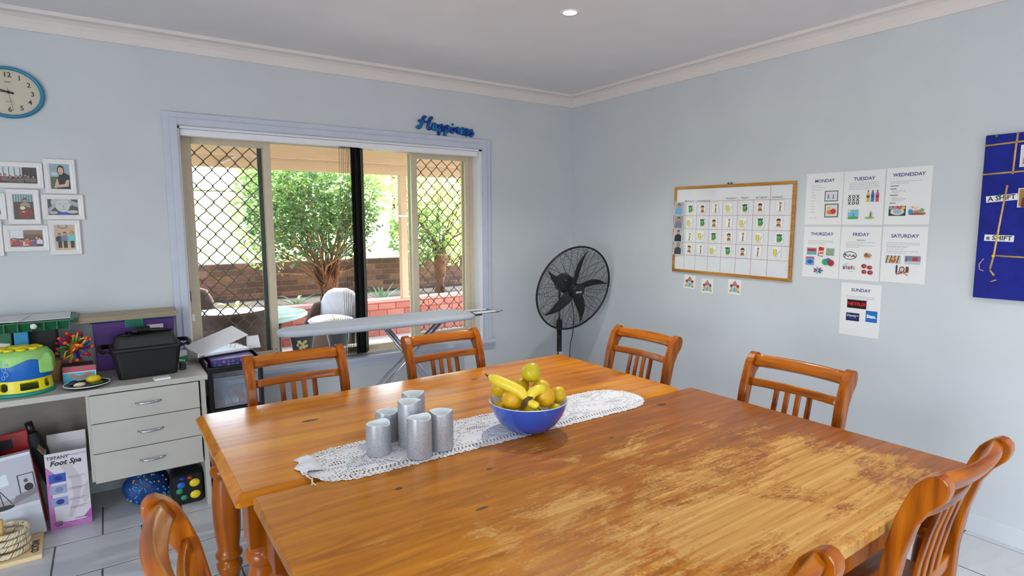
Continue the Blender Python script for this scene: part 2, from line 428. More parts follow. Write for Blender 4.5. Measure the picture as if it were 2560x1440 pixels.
# ---------------------------------------------------------------- downlights (the room's lamps)
lens_m = bpy.data.materials.new('lamp_diffuser'); lens_m.use_nodes = True
_b = lens_m.node_tree.nodes['Principled BSDF']; _b.inputs['Emission Color'].default_value = (1, .98, .95, 1); _b.inputs['Emission Strength'].default_value = 30
def downlight(x, y, label, power):
    t = thing('downlight', label, 'light', (x, y, CEIL), group='recessed ceiling lights')
    b = MB(); b.lathe([(.036, -.002), (.052, -.0045), (.055, -.001), (.055, .0), (.036, .0)], 28); b.build('trim_ring', white_m, t)
    b = MB(); b.lathe([(0, -.0015), (.036, -.0015)], 24); b.build('lens', lens_m, t)
    l = bpy.data.lights.new('downlight_lamp', 'AREA'); l.shape = 'DISK'; l.size = .08; l.energy = power; l.color = (1.0, .965, .92); l.spread = math.radians(125)
    o = bpy.data.objects.new('downlight_lamp', l); col.objects.link(o); o.parent = t; o.location = (0, 0, -.008)
DLP = 15
downlight(-1.40, -1.60, 'round recessed white ceiling downlight glowing above the far table', DLP)
for x, y, lb in ((-1.40, -4.3, 'round recessed ceiling downlight beyond the worn table by the blue board wall'), (-4.2, -4.3, 'round recessed ceiling downlight over the open floor past the tables'), (-1.4, -6.2, 'round recessed ceiling downlight by the added rear door and blue board wall'), (-4.2, -6.2, 'round recessed ceiling downlight in the corner beside the added rear door')):
    downlight(x, y, lb, DLP)
# ============================================================ DINING TABLES
wood1 = wood('table_pine_varnished', (150, 80, 0), (198, 118, 4), (222, 148, 20), 'x', rough=0.24, coat=0.35, scale=.8)
woodleg = wood('turned_leg_pine', (112, 50, 0), (154, 78, 2), (178, 100, 12), 'z', rough=0.34, coat=0.3)
chairwood = wood('chair_wood', (98, 38, 0), (158, 80, 2), (192, 114, 10), 'z', rough=0.32, coat=0.35, scale=1.1)
chairwood_x = wood('chair_wood_rail', (102, 42, 0), (162, 84, 2), (196, 118, 12), 'x', rough=0.32, coat=0.35, scale=1.1)
dark_knot = mat('wood_knot', (92, 48, 18), rough=0.45)
# worn top: varnish rubbed off to bare pine in streaks along the grain
wm = bpy.data.materials.new('table_pine_worn'); wm.use_nodes = True
n = wm.node_tree.nodes; l = wm.node_tree.links; pb = n['Principled BSDF']
tc = n.new('ShaderNodeTexCoord')
def noise(scale3, sc_, det=6, dist=0.0, rgh=0.55):
    mp = n.new('ShaderNodeMapping'); mp.inputs['Scale'].default_value = scale3; l.new(tc.outputs['Object'], mp.inputs['Vector'])
    q = n.new('ShaderNodeTexNoise'); q.inputs['Scale'].default_value = sc_; q.inputs['Detail'].default_value = det; q.inputs['Distortion'].default_value = dist; q.inputs['Roughness'].default_value = rgh
    l.new(mp.outputs[0], q.inputs['Vector']); return q.outputs[0]
def mth(op, a, b_=None, c_=None, clamp=False):
    q = n.new('ShaderNodeMath'); q.operation = op; q.use_clamp = clamp
    for i, v in enumerate((a, b_, c_)):
        if v is None: continue
        if isinstance(v, (int, float)): q.inputs[i].default_value = v
        else: l.new(v, q.inputs[i])
    return q.outputs[0]
def mixc(f, a, b_):
    q = n.new('ShaderNodeMix'); q.data_type = 'RGBA'
    l.new(f, q.inputs[0])
    for i, v in ((6, a), (7, b_)):
        if isinstance(v, tuple): q.inputs[i].default_value = lin(v)
        else: l.new(v, q.inputs[i])
    return q.outputs[2]
sep = n.new('ShaderNodeSeparateXYZ'); l.new(tc.outputs['Object'], sep.inputs[0])
ox, oy = sep.outputs[0], sep.outputs[1]      # object origin = table centre; x -0.99..0.99, y -0.57..0.57
grain = noise((.9, 9, 1), 3.0, 8, 1.2)
pb.inputs['Specular IOR Level'].default_value = .2
fine = noise((9, 50, 5), 2.0, 6)
patch = noise((1.4, 2.5, 1), 2.1, 12, .6, .7)
toneL = mixc(mth('MULTIPLY_ADD', grain, 1.6, -.3, True), (142, 76, 0), (212, 138, 16))
toneR = mixc(mth('MULTIPLY_ADD', grain, 1.6, -.3, True), (100, 46, 0), (180, 100, 6))
tone = mixc(mth('MULTIPLY_ADD', ox, .75, .50, True), toneL, toneR)
lines = noise((.7, 22, 1), 2.4, 5, .8)
speck = noise((30, 45, 10), 3.0, 4)
bare = mixc(mth('MULTIPLY_ADD', lines, 2.6, -.8, True), (176, 122, 52), (218, 174, 104))
# worn zone: an ellipse over the near right seats plus scattered patches, varnish kept near the right and far edges
dx = mth('MULTIPLY', mth('SUBTRACT', ox, .36), .85); dy = mth('MULTIPLY', mth('SUBTRACT', oy, -.34), 1.75)
rad = mth('SQRT', mth('ADD', mth('MULTIPLY', dx, dx), mth('MULTIPLY', dy, dy)))
zone = mth('SUBTRACT', .70, rad)
edge_r = mth('SMOOTH_MAX', mth('MULTIPLY', mth('SUBTRACT', ox, .80), 5.0), 0.0, .1)
edge_f = mth('SMOOTH_MAX', mth('MULTIPLY', mth('SUBTRACT', oy, .36), 3.0), 0.0, .1)
score = mth('ADD', mth('MULTIPLY', zone, .55), mth('MULTIPLY', mth('SUBTRACT', patch, .5), 2.4))
score = mth('ADD', score, mth('MULTIPLY', mth('SUBTRACT', fine, .5), .8))
score = mth('SUBTRACT', score, mth('MULTIPLY', edge_r, .8)); score = mth('SUBTRACT', score, mth('MULTIPLY', edge_f, .35))
score = mth('ADD', score, mth('MULTIPLY', mth('SUBTRACT', grain, .5), .35))
score = mth('ADD', score, mth('MULTIPLY', mth('SUBTRACT', speck, .5), .7))
mask = mth('MULTIPLY_ADD', score, 3.0, .30, True)
base = mixc(mth('MULTIPLY', mask, .92), tone, bare)
l.new(base, pb.inputs['Base Color'])
rgh = mth('MULTIPLY_ADD', mask, .28, .34); l.new(rgh, pb.inputs['Roughness'])
cw = mth('MULTIPLY_ADD', mask, -.25, .25, True); l.new(cw, pb.inputs['Coat Weight']); pb.inputs['Coat Roughness'].default_value = .15
bp = n.new('ShaderNodeBump'); bp.inputs['Strength'].default_value = .08; bp.inputs['Distance'].default_value = .004; l.new(fine, bp.inputs['Height']); l.new(bp.outputs[0], pb.inputs['Normal'])

def rect_ring(hx, hy, z, ch=.0):
    if ch <= 0: return [(-hx, -hy, z), (hx, -hy, z), (hx, hy, z), (-hx, hy, z)]
    return [(-hx+ch, -hy, z), (hx-ch, -hy, z), (hx, -hy+ch, z), (hx, hy-ch, z), (hx-ch, hy, z), (-hx+ch, hy, z), (-hx, hy-ch, z), (-hx, -hy+ch, z)]
def leg_mesh(top):
    k = top/.725
    prof = [(0, 0), (.026, 0), (.032, .02), (.036, .05), (.042, .075), (.050, .10), (.052, .115), (.040, .128), (.036, .138), (.052, .150), (.054, .162), (.045, .172), (.042, .19), (.050, .25), (.054, .33), (.054, .40), (.050, .455), (.044, .49), (.042, .505), (.052, .515), (.055, .53), (.052, .545), (.044, .553), (.046, .565), (.046, .575)]
    b = MB(); b.lathe([(r, z*k) for r, z in prof], 28); b.box(-.048, .048, -.048, .048, .575*k, top)
    return b
def table(name, label, loc, hx, hy, top, thick, chamf, m, ch, inset):
    t = thing(name, label, 'table', loc)
    b = MB(); b.loft([rect_ring(hx-.02, hy-.02, top-thick, ch), rect_ring(hx, hy, top-thick+.008, ch), rect_ring(hx, hy, top-chamf*.8, ch), rect_ring(hx-chamf, hy-chamf, top, ch*.8)], sm=False)
    tt = b.build('table_top', m, t, bevel=.002)
    lz = top-thick; lx = hx-inset; ly = hy-inset
    lb = leg_mesh(lz); l0 = None
    for sx in (-1, 1):
        for sy in (-1, 1):
            if l0 is None: l0 = lb.build('leg', woodleg, t, bevel=.003); o = l0
            else: o = l0.copy(); col.objects.link(o); o.parent = t
            o.location = (sx*lx, sy*ly, 0)
    for s in (-1, 1):
        b = MB(); b.box(-lx+.048, lx-.048, -.011, .011, lz-.10, lz); b.build('apron', woodleg, t, bevel=.002, loc=(0, s*(ly+.015), 0))
        b = MB(); b.box(-.011, .011, -ly+.048, ly-.048, lz-.10, lz); b.build('apron', woodleg, t, bevel=.002, loc=(s*(lx+.015), 0, 0))
    return t
T1Z = .764; T2Z = .7625
t1 = table('dining_table', 'glossy orange pine dining table with smooth honey grain nearer the window', (-2.245, -1.815, 0), .993, .462, T1Z, .042, .024, wood1, .008, .085)
t2 = table('dining_table', 'pine dining table with a scratched worn top and pale bare patches', (-2.200, -2.861, 0), .995, .565, T2Z, .040, .006, wm, .006, .075)
# knots showing on both tops
for (t, x, y, rx, ry, zt) in ((t1, -.62, .10, .035, .012, T1Z), (t1, -.12, .18, .014, .006, T1Z), (t1, -.42, -.10, .013, .007, T1Z), (t1, .25, .25, .02, .008, T1Z),
                               (t2, -.32, .33, .012, .009, T2Z), (t2, .66, .46, .028, .015, T2Z), (t2, -.62, .37, .012, .008, T2Z), (t2, -.48, .12, .022, .007, T2Z), (t2, .2, .3, .012, .008, T2Z)):
    b = MB(); b.lathe([(0, .0004), (.6, .0004), (1, .0)], 14, sx=rx, sy=ry); b.build('knot', dark_knot, t, loc=(x, y, zt+.0002))

# ============================================================ DINING CHAIRS
H = .935
def crest_rings(zc, yc, hh, hd, x0, x1, bow, lean, rnd=16):
    rg = []
    for i in range(13):
        u = -1+2*i/12; x = (x0+x1)/2 + u*(x1-x0)/2; y = yc + bow*(1-u*u)
        r = []
        for j in range(rnd):
            a = 2*PI*j/rnd+PI/rnd; ca, sa = math.cos(a), math.sin(a)
            px_ = hd*(abs(ca)**.36)*(1 if ca > 0 else -1); pz_ = hh*(abs(sa)**.36)*(1 if sa > 0 else -1)
            r.append((x, y + px_*math.cos(lean) + pz_*math.sin(lean), zc + pz_*math.cos(lean) - px_*math.sin(lean)))
        rg.append(r)
    return rg
def make_chair(label):
    t = thing('dining_chair', label, 'chair', group='slat-back dining chairs around the two tables')
    front = [(0, .030), (.20, .004), (.42, -.018), (.55, -.016), (.68, .000), (.78, .020), (.85, .044), (.89, .062)]
    back = [(.862, .128), (.83, .100), (.78, .072), (.68, .046), (.55, .028), (.42, .024), (.20, .040), (0, .062)]
    top = [(.905, .074), (.920, .090), (.930, .108), (.927, .124), (.914, .136), (.895, .138), (.877, .134)]
    poly = [(y, z) for z, y in front + top + back]
    for s in (-1, 1):
        b = MB(); b.prism(poly, -.0195, .0195, 'yz'); b.build('back_post', chairwood, t, bevel=.004, seg=2, loc=(s*.2245, 0, 0))
    b = MB(); b.loft(crest_rings(.892, .094, .029, .016, -.207, .207, .030, .55)); b.build('crest_rail', chairwood_x, t)
    b = MB(); b.loft(crest_rings(.795, .050, .019, .009, -.208, .208, .026, .25)); b.build('cross_rail', chairwood_x, t)
    b = MB(); b.loft(crest_rings(.505, .006, .022, .010, -.208, .208, .012, .02)); b.build('lower_rail', chairwood_x, t)
    for i in range(4):
        x = -.078 + i*.052
        pts = [(x, .006+.012, .515), (x, .014+.015, .60), (x, .028+.018, .69), (x, .048+.024, .79)]
        b = MB(); rg = []
        for p in pts: rg.append([(p[0]-.0115, p[1]-.006, p[2]), (p[0]+.0115, p[1]-.006, p[2]), (p[0]+.0115, p[1]+.006, p[2]), (p[0]-.0115, p[1]+.006, p[2])])
        b.loft(rg, sm=False); b.build('slat', chairwood, t, bevel=.002)
    b = MB(); z = .432
    b.loft([[(-.195, 0, zz), (.195, 0, zz), (.212, -.20, zz), (.22, -.385, zz), (.20, -.415, zz), (-.20, -.415, zz), (-.22, -.385, zz), (-.212, -.20, zz)] for zz in (z, z+.024)], sm=False)
    b.build('seat', chairwood_x, t, bevel=.008, seg=3)
    for s in (-1, 1):
        b = MB(); b.loft([[(s*.185+a*q, -.375+c*q, zz) for a, c in ((-1, -1), (1, -1), (1, 1), (-1, 1))] for zz, q in ((0, .014), (.43, .020))], sm=False); b.build('front_leg', chairwood, t, bevel=.003)
        b = MB(); b.box(s*.195-.008, s*.195+.008, -.36, -.01, .37, .43); b.build('seat_rail', chairwood, t, bevel=.002)
        b = MB(); b.box(s*.195-.008, s*.195+.008, -.365, .02, .17, .195); b.build('stretcher', chairwood, t, bevel=.002)
    b = MB(); b.box(-.17, .17, -.383, -.367, .37, .43); b.build('seat_rail', chairwood_x, t, bevel=.002)
    return t
ch0 = make_chair('slat-back wooden dining chair tucked at the far table in front of the clear storage drawers')
ch0.location = (-2.752, -1.185, 0); ch0.rotation_euler = (0, 0, 0)
dup(ch0, (-1.925, -1.185, 0), (0, 0, .0), 'slat-back wooden dining chair tucked at the far table by the ironing board iron rest')
dup(ch0, (-1.035, -1.75, 0), (0, 0, -PI/2), 'slat-back wooden dining chair at the end of the glossy table beside the black fan')
dup(ch0, (-1.035, -2.675, 0), (0, 0, -PI/2), 'slat-back wooden dining chair at the end of the worn table below the weekday sheets')
dup(ch0, (-1.60, -3.425, 0), (0, 0, PI), 'slat-back wooden dining chair along the worn table beside its chipped corner')
dup(ch0, (-2.61, -3.430, 0), (0, 0, PI), 'slat-back wooden dining chair at the middle of the worn long edge')
dup(ch0, (-3.335, -2.745, 0), (0, 0, PI/2), 'slat-back wooden dining chair at the end of the worn table facing the white desk drawers')
# ============================================================ GARDEN OUTSIDE THE WINDOW
PZ = .10
patio_m = mat('pale_patio_concrete', (226, 222, 220), rough=0.8, var=0.06, scale=5)
b = MB(); b.box(-7, 4, .25, 3.06, -.1, PZ); o = struct(b.build('patio', patio_m))
brick_brown = [mat('brown_brick_%s' % s, c, rough=0.85, var=0.22, scale=18, bump=0.3, bscale=60) for s, c in (('a', (142, 94, 74)), ('b', (126, 84, 66)), ('c', (158, 108, 82)), ('d', (112, 76, 62)))]
brick_red = [mat('painted_red_brick_%s' % s, c, rough=0.6, var=0.12, scale=14, bump=0.15, bscale=50) for s, c in (('a', (186, 104, 84)), ('b', (174, 92, 74)), ('c', (196, 118, 96)))]
mortar = mat('mortar', (150, 128, 112), rough=0.95, var=0.1, scale=30)
mortar_r = mat('red_mortar', (170, 84, 66), rough=0.9, var=0.1, scale=30)
def brick_wall(name, x0, x1, yf, depth, z0, rows, mats, mm, bl=.23, bh=.076, j=.011, cap=None):
    top = z0 + rows*(bh+j)
    b = MB(); b.box(x0, x1, yf+.007, yf+depth, z0-.15, top-.002); w = struct(b.build(name, mm))
    cache = []
    for m in mats:
        k = MB(); k.box(-bl/2, bl/2, 0, .05, 0, bh); cache.append(k.build('brick', m, w, bevel=.004, seg=1))
    used = [False]*len(mats); cut = None
    for r in range(rows):
        off = (bl+j)/2 if r % 2 else 0
        x = x0 - off
        while x < x1:
            i = random.randrange(len(mats)); a, c = max(x, x0), min(x+bl, x1)
            if c-a > .03:
                if not used[i]: o = cache[i]; used[i] = True
                else: o = cache[i].copy(); col.objects.link(o); o.parent = w
                o.location = ((a+c)/2, yf + random.uniform(0, .003), z0 + r*(bh+j)); o.scale = ((c-a)/bl, 1, 1)
            x += bl+j
    if cap:
        k = MB(); k.box(x0, x1, yf-.012, yf+depth, top, top+.04); k.build('capping', cap, w, bevel=.008)
    return top
brick_wall('wall_planter', -3.3, 1.5, 3.06, .20, PZ, 5, brick_red, mortar_r, cap=mat('highlit_red_capping', (222, 158, 140), rough=0.6, var=0.1, scale=6))  # capping tinted paler to paint the sun highlight along the wall top
brick_wall('wall_garden', -3.6, 2.2, 4.80, .22, .49, 6, brick_brown, mortar)
soil_m = mat('dark_garden_soil', (46, 36, 30), rough=0.95, var=0.4, scale=25, bump=0.6, bscale=40)
b = MB(); b.box(-3.3, 1.6, 3.2, 4.81, .2, .50); struct(b.build('garden_soil', soil_m))
grass_m = mat('sunlit_lawn', (150, 176, 86), rough=0.9, var=0.22, scale=14, bump=0.4, bscale=120)
b = MB(); b.add([(-14, 5.0, .96), (14, 5.0, .96), (14, 12, 1.45), (-14, 12, 1.45), (14, 40, 3.2), (-14, 40, 3.2), (14, 60, 2.0), (-14, 60, 2.0)], [(0, 1, 2, 3), (3, 2, 4, 5), (5, 4, 6, 7)]); b.box(-14, 14, 5.0, 5.02, .2, .96); struct(b.build('lawn', grass_m))

# pergola roof over the patio
beam_m = mat('tan_painted_timber', (214, 180, 142), rough=0.6, var=0.05, scale=8, stretch=(.5, 6, 6))
roof_m = mat('aged_roof_sheet', (206, 186, 160), rough=0.8, var=0.25, scale=9)
perg = bpy.data.objects.new('pergola', None); col.objects.link(perg); struct(perg)
b = MB(); b.box(-6, 4, 3.02, 3.09, 2.175, 2.34); b.build('beam', beam_m, perg, bevel=.004)
b = MB(); b.box(-6, 4, 2.9, 2.95, 2.30, 2.46); b.build('beam', beam_m, perg, bevel=.004)
b = MB(); b.cyl((-6, 2.985, 2.315), (4, 2.985, 2.315), .012, n=8); b.build('conduit_pipe', mat('grey_conduit', (140, 128, 118), rough=.5), perg)
for x in (-5.4, -3.9, -2.35, -.9, .6, 2.1):
    b = MB(); b.loft([[(x-.022, y, z), (x+.022, y, z), (x+.022, y, z+.09), (x-.022, y, z+.09)] for y, z in ((.26, 2.60), (3.2, 2.46))], sm=False); b.build('rafter', beam_m, perg)
b = MB(); nw = 110; v = []; f = []
for i in range(nw+1):
    x = -6 + 10*i/nw; dz = .009*math.sin(i*1.7)
    v += [(x, .26, 2.70+dz), (x, 3.32, 2.555+dz)]
for i in range(nw): f.append((2*i, 2*i+2, 2*i+3, 2*i+1))
b.add(v, f); b.build('corrugated_sheet', roof_m, perg, fix=False)
b = MB(); b.box(-.325, -.235, 3.02, 3.11, .575, 2.18); b.build('post', beam_m, perg, bevel=.005)
b = MB(); b.loft([[(x-.02, 3.0, z), (x+.02, 3.0, z), (x+.02, 3.03, z), (x-.02, 3.03, z)] for x, z in ((-2.45, 2.2), (-1.95, 2.46))], sm=False); b.build('brace', mat('pale_steel_brace', (220, 212, 196), rough=.4), perg)
b = MB(); b.cyl((-.50, 2.98, 1.665), (-.10, 3.0, 1.64), .010, n=8); b.build('towel_rail', white_m, perg)
# wire fence on the lawn
fen = thing('wire_fence', 'thin metal post and rail fence across the bright lawn', 'fence', (0, 0, 0))
fm = mat('weathered_fence_pipe', (120, 106, 92), rough=.5)
for x in (-4.2, -2.55, 3.2):
    b = MB(); b.cyl((x, 9.0, 1.2), (x, 9.0, 2.25), .03, n=10); b.build('fence_post', fm, fen)
b = MB(); b.cyl((-5.5, 9.0, 2.22), (4, 9.0, 2.22), .02, n=8); b.build('top_rail', fm, fen)

# foliage
def leaf_mat(name, c1, c2, tl=.45):
    m = bpy.data.materials.new(name); m.use_nodes = True
    nn = m.node_tree.nodes; ll = m.node_tree.links; nn.remove(nn['Principled BSDF'])
    df = nn.new('ShaderNodeBsdfDiffuse'); ts = nn.new('ShaderNodeBsdfTranslucent'); gl_ = nn.new('ShaderNodeBsdfGlossy'); gl_.inputs['Roughness'].default_value = .3; gl_.inputs[0].default_value = (.6, .65, .7, 1)
    tcn = nn.new('ShaderNodeTexCoord'); no = nn.new('ShaderNodeTexNoise'); no.inputs['Scale'].default_value = 9; ll.new(tcn.outputs['Object'], no.inputs['Vector'])
    cr = nn.new('ShaderNodeValToRGB'); cr.color_ramp.elements[0].position = .35; cr.color_ramp.elements[1].position = .65; cr.color_ramp.elements[0].color = lin(c1); cr.color_ramp.elements[1].color = lin(c2)
    ll.new(no.outputs[0], cr.inputs[0]); ll.new(cr.outputs[0], df.inputs[0]); ll.new(cr.outputs[0], ts.inputs[0])
    mx1 = nn.new('ShaderNodeMixShader'); mx1.inputs[0].default_value = tl; ll.new(df.outputs[0], mx1.inputs[1]); ll.new(ts.outputs[0], mx1.inputs[2])
    mx2 = nn.new('ShaderNodeMixShader'); mx2.inputs[0].default_value = .1; ll.new(mx1.outputs[0], mx2.inputs[1]); ll.new(gl_.outputs[0], mx2.inputs[2]); ll.new(mx2.outputs[0], nn['Material Output'].inputs[0])
    return m
def leaves(rng, cen, rad, count, ln, shell=.35, keep=None):
    b = MB(); i = 0
    while i < count:
        d = Vector((rng.uniform(-1, 1), rng.uniform(-1, 1), rng.uniform(-1, 1)))
        if d.length > 1 or d.length < shell*rng.random(): continue
        p = Vector((cen[0]+d.x*rad[0], cen[1]+d.y*rad[1], cen[2]+d.z*rad[2]))
        if keep and not keep(p, rng): continue
        i += 1
        e = Euler((rng.uniform(-1.1, 1.1), rng.uniform(-1.1, 1.1), rng.uniform(0, 6.28))).to_matrix()
        L = ln*rng.uniform(.6, 1.3); w = L*.24
        q = [Vector((0, 0, 0)), Vector((w, L*.45, .12*w)), Vector((0, L, -.2*L)), Vector((-w, L*.45, .12*w)), Vector((0, L*.5, -.35*w))]
        b.add([p + e @ a for a in q], [(0, 1, 4), (1, 2, 4), (2, 3, 4), (3, 0, 4)])
    return b
bark = mat('reddish_bark', (150, 98, 66), rough=.9, var=.3, scale=30, bump=.5, bscale=60)
def branchy(rng, base, tips, r0, mid=.5, spread=.1):
    b = MB()
    for tp in tips:
        base_ = Vector(base) + Vector((rng.uniform(-1, 1), rng.uniform(-1, 1), 0))*spread*.5; tp = Vector(tp)
        m1 = base_.lerp(tp, .35) + Vector((rng.uniform(-.06, .06), rng.uniform(-.06, .06), .10)); m2 = base_.lerp(tp, .7) + Vector((rng.uniform(-.08, .08), rng.uniform(-.08, .08), .06))
        b.tube([base_, m1, m2, tp], [r0, r0*.75, r0*.45, r0*.2], n=6)
    return b
rng = random.Random(3)
shrub = thing('garden_shrub', 'tall bushy evergreen shrub with many bare brown stems in the planter bed', 'shrub', (-1.05, 3.85, .49))
tips = [(rng.uniform(-.95, .8), rng.uniform(-.5, .45), rng.uniform(.7, 1.7)) for _ in range(40)] + [(-.75, -.3, .45), (-.6, .1, .55), (.5, -.2, .5), (.45, .1, .6), (-.9, 0, .65), (-.35, -.25, .6), (-.8, -.25, .75)]
b = branchy(rng, (0, 0, .22), tips, .019, spread=.16)
b.build('branches', mat('tan_stem', (176, 126, 82), rough=.8, var=.2, scale=20), shrub)
b = MB(); b.tube([(0, 0, -.03), (-.01, 0, .12), (.0, 0, .30), (-.02, 0, .42)], [.13, .09, .10, .06], n=12); b.tube([(.06, .02, 0), (.09, 0, .25), (.14, 0, .5)], [.06, .05, .03], n=8); b.tube([(-.06, .02, 0), (-.10, 0, .22), (-.2, 0, .45)], [.06, .04, .025], n=8); b.build('trunk', bark, shrub)
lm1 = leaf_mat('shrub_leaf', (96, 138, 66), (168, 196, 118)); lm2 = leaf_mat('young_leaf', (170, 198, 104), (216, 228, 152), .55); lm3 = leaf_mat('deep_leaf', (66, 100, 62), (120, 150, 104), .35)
def kp(p, r): return not (p.z < .95 and r.random() < .9*(1-abs(p.x)/1.2))
stuff(leaves(rng, (-.12, .12, 1.42), (.95, .62, .82), 5200, .088, keep=kp).build('foliage', lm1, shrub, fix=False))
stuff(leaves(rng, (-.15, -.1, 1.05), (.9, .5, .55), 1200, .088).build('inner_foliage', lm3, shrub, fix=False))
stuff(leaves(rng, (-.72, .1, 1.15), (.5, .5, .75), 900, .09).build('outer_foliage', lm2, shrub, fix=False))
tree = thing('garden_tree', 'light green broad-leaved tree with a thick trunk behind the cushioned chair', 'tree', (.72, 3.95, .49))
b = MB(); b.tube([(0, 0, -.03), (.0, 0, .3), (.01, 0, .66)], [.11, .095, .09], n=12); b.build('trunk', bark, tree)
rng = random.Random(5)
b = branchy(rng, (0, 0, .6), [(rng.uniform(-.8, .8), rng.uniform(-.3, .6), rng.uniform(.7, 2.1)) for _ in range(16)], .022, spread=.1); b.build('branches', bark, tree)
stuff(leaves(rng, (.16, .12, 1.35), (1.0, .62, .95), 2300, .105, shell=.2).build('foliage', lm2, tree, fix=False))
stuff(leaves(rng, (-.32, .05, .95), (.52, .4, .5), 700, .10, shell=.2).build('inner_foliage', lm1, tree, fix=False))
# far trees along the paddock edge
for i, (x, y, z, s, lb) in enumerate(((3.5, 24, 2.2, 2.2, 'hazy pale tree beyond the lawn behind the light green garden tree'), (9.5, 26, 2.2, 2.8, 'wide hazy tree beyond the lawn further along the paddock'))):
    t = thing('far_tree', lb, 'tree', (x, y, z)); r2 = random.Random(20+i)
    b = MB(); b.tube([(0, 0, -.4), (.1, 0, 1.2), (0, 0, 2.4)], [.2, .15, .08], n=8); b.build('trunk', bark, t)
    stuff(leaves(r2, (0, 0, 2.2), (s, s*.7, 1.6), 700, .5).build('foliage', lm2, t, fix=False))
# strappy plants
def strap_plant(name, label, loc, count, ln, wd, m, seed, droop=.9, up=.9):
    t = thing(name, label, 'plant', loc, group='strappy garden plants'); r = random.Random(seed)
    for i in range(count):
        a = 2*PI*i/count + r.uniform(-.3, .3); L = ln*r.uniform(.7, 1.15); el = up*r.uniform(.55, 1.1); pts = []
        b = MB(); rg = []
        for k in range(7):
            s = k/6; d = L*s; z = d*math.sin(el) - droop*L*s*s*.55; rr = d*math.cos(el)
            w = wd*(1-s)**.6*(.5+s if s < .5 else 1) + .001
            c = Vector((rr*math.cos(a), rr*math.sin(a), z)); side = Vector((-math.sin(a), math.cos(a), 0))
            rg.append([c-side*w, c+Vector((0, 0, -w*.4)), c+side*w])
        b.loft(rg, caps=False, closed=False); b.build('leaf', m, t, fix=False)
    return t
strap_m = leaf_mat('strap_leaf', (110, 150, 80), (170, 196, 130)); agave_m = leaf_mat('agave_leaf', (96, 140, 96), (140, 176, 130), .3); yel_m = leaf_mat('yellow_green_leaf', (176, 186, 70), (222, 214, 110))
strap_plant('clivia_plant', 'strappy plant with long arching green leaves beside the shrub trunk', (-1.55, 3.55, .50), 13, .52, .026, strap_m, 1)
strap_plant('agave_plant', 'small spiky agave in the planter bed next to the tan post', (-.42, 3.50, .50), 12, .34, .024, agave_m, 2, droop=.25, up=1.0)
strap_plant('bromeliad_plant', 'yellow-green strappy plant in the planter behind the wicker armchair', (-2.28, 3.50, .50), 13, .38, .036, yel_m, 4)
strap_plant('bromeliad_plant', 'yellow-green strappy plant at the planter end behind the far wicker chair', (-2.92, 3.60, .50), 12, .38, .038, yel_m, 6)
# patio furniture
wick = mat('dark_wicker', (98, 74, 66), rough=.7, var=.35, scale=90, bump=.8, bscale=160, stretch=(1, 1, 2.2))
cush_m = mat('grey_cushion_fabric', (196, 192, 196), rough=.9, var=.08, scale=40, bump=.15, bscale=90)
def wicker_chair(label, loc, rz, cushion):
    t = thing('wicker_armchair', label, 'chair', loc, (0, 0, rz), 'wicker patio chairs')
    b = MB(); o1 = []; i1 = []
    lowk = .24 if cushion else 0
    def arc(r, z, dz):
        if z > .5: z -= lowk
        return [(r*math.sin(a), r*math.cos(a), z + dz*min(1, max(0, math.cos(a)*1.9))) for a in [(-1.9+3.8*k/18) for k in range(19)]]
    A = arc(.31, .12, 0); B_ = arc(.33, .56, .22); Cc = arc(.295, .57, .22); D = arc(.28, .12, 0)
    b.loft([A, B_, Cc, D], caps=False, closed=False); b.build('back_shell', wick, t)
    b = MB(); b.tube([(p[0]*.985, p[1]*.985, p[2]) for p in arc(.317, .575, .22)], .024, n=8); b.build('rim', wick, t)
    b = MB(); b.lathe([(0, .12), (.275, .12), (.285, .33), (.27, .36), (0, .36)], 24); b.build('seat_base', wick, t)
    b = MB(); b.ell((0, -.02, .40), (.25, .25, .06), warp=lambda d: 1); b.build('seat_cushion', cush_m, t)
    if cushion:
        b = MB(); b.ell((0, .12, .52), (.23, .10, .24), 18, 10, warp=lambda d: 1 + .18*(abs(d.x)*abs(d.z)) - .12*max(0, 1-6*(d.x*d.x+d.z*d.z))); b.build('back_cushion', cush_m, t, rot=(-.18, 0, 0))
    for a in (.8, 2.35, 3.93, 5.5):
        b = MB(); b.cyl((.24*math.cos(a), .24*math.sin(a), 0), (.24*math.cos(a), .24*math.sin(a), .13), .016, n=8); b.build('leg', wick, t)
    return t
wicker_chair('dark wicker armchair with its back turned to the window grille', (-2.78, .76, PZ), PI, False)
wicker_chair('dark wicker armchair beyond the oval table against the planter', (-2.95, 2.32, PZ), .15, False)
wicker_chair('wicker armchair holding a plump pale grey cushion', (-1.50, 2.30, PZ), -.75, True)
tbl = thing('patio_table', 'oval pale aqua patio table among the wicker chairs', 'table', (-2.80, 1.62, PZ))
aq = mat('pale_aqua_laminate', (190, 226, 222), rough=.25, var=.03, scale=5)
b = MB(); b.lathe([(0, .60), (.98, .60), (1, .612), (1, .628), (.985, .64), (0, .64)], 48, sx=.84, sy=.56); b.build('table_top', aq, tbl)
for sx in (-1, 1):
    for sy in (-1, 1):
        b = MB(); b.cyl((sx*.5, sy*.3, 0), (sx*.52, sy*.32, .60), .02, n=10); b.build('leg', alu_dark, tbl)
ben = thing('garden_bench', 'low white slatted bench under the window carrying two plant pots', 'bench', (-2.12, .50, PZ))
for i in range(3):
    b = MB(); b.box(-.30, .30, -.15+i*.105, -.15+i*.105+.092, .43, .455); b.build('slat', white_m, ben, bevel=.003)
for sx in (-1, 1):
    b = MB(); b.box(sx*.25-.02, sx*.25+.02, -.14, .14, 0, .43); b.build('leg_panel', white_m, ben, bevel=.003)
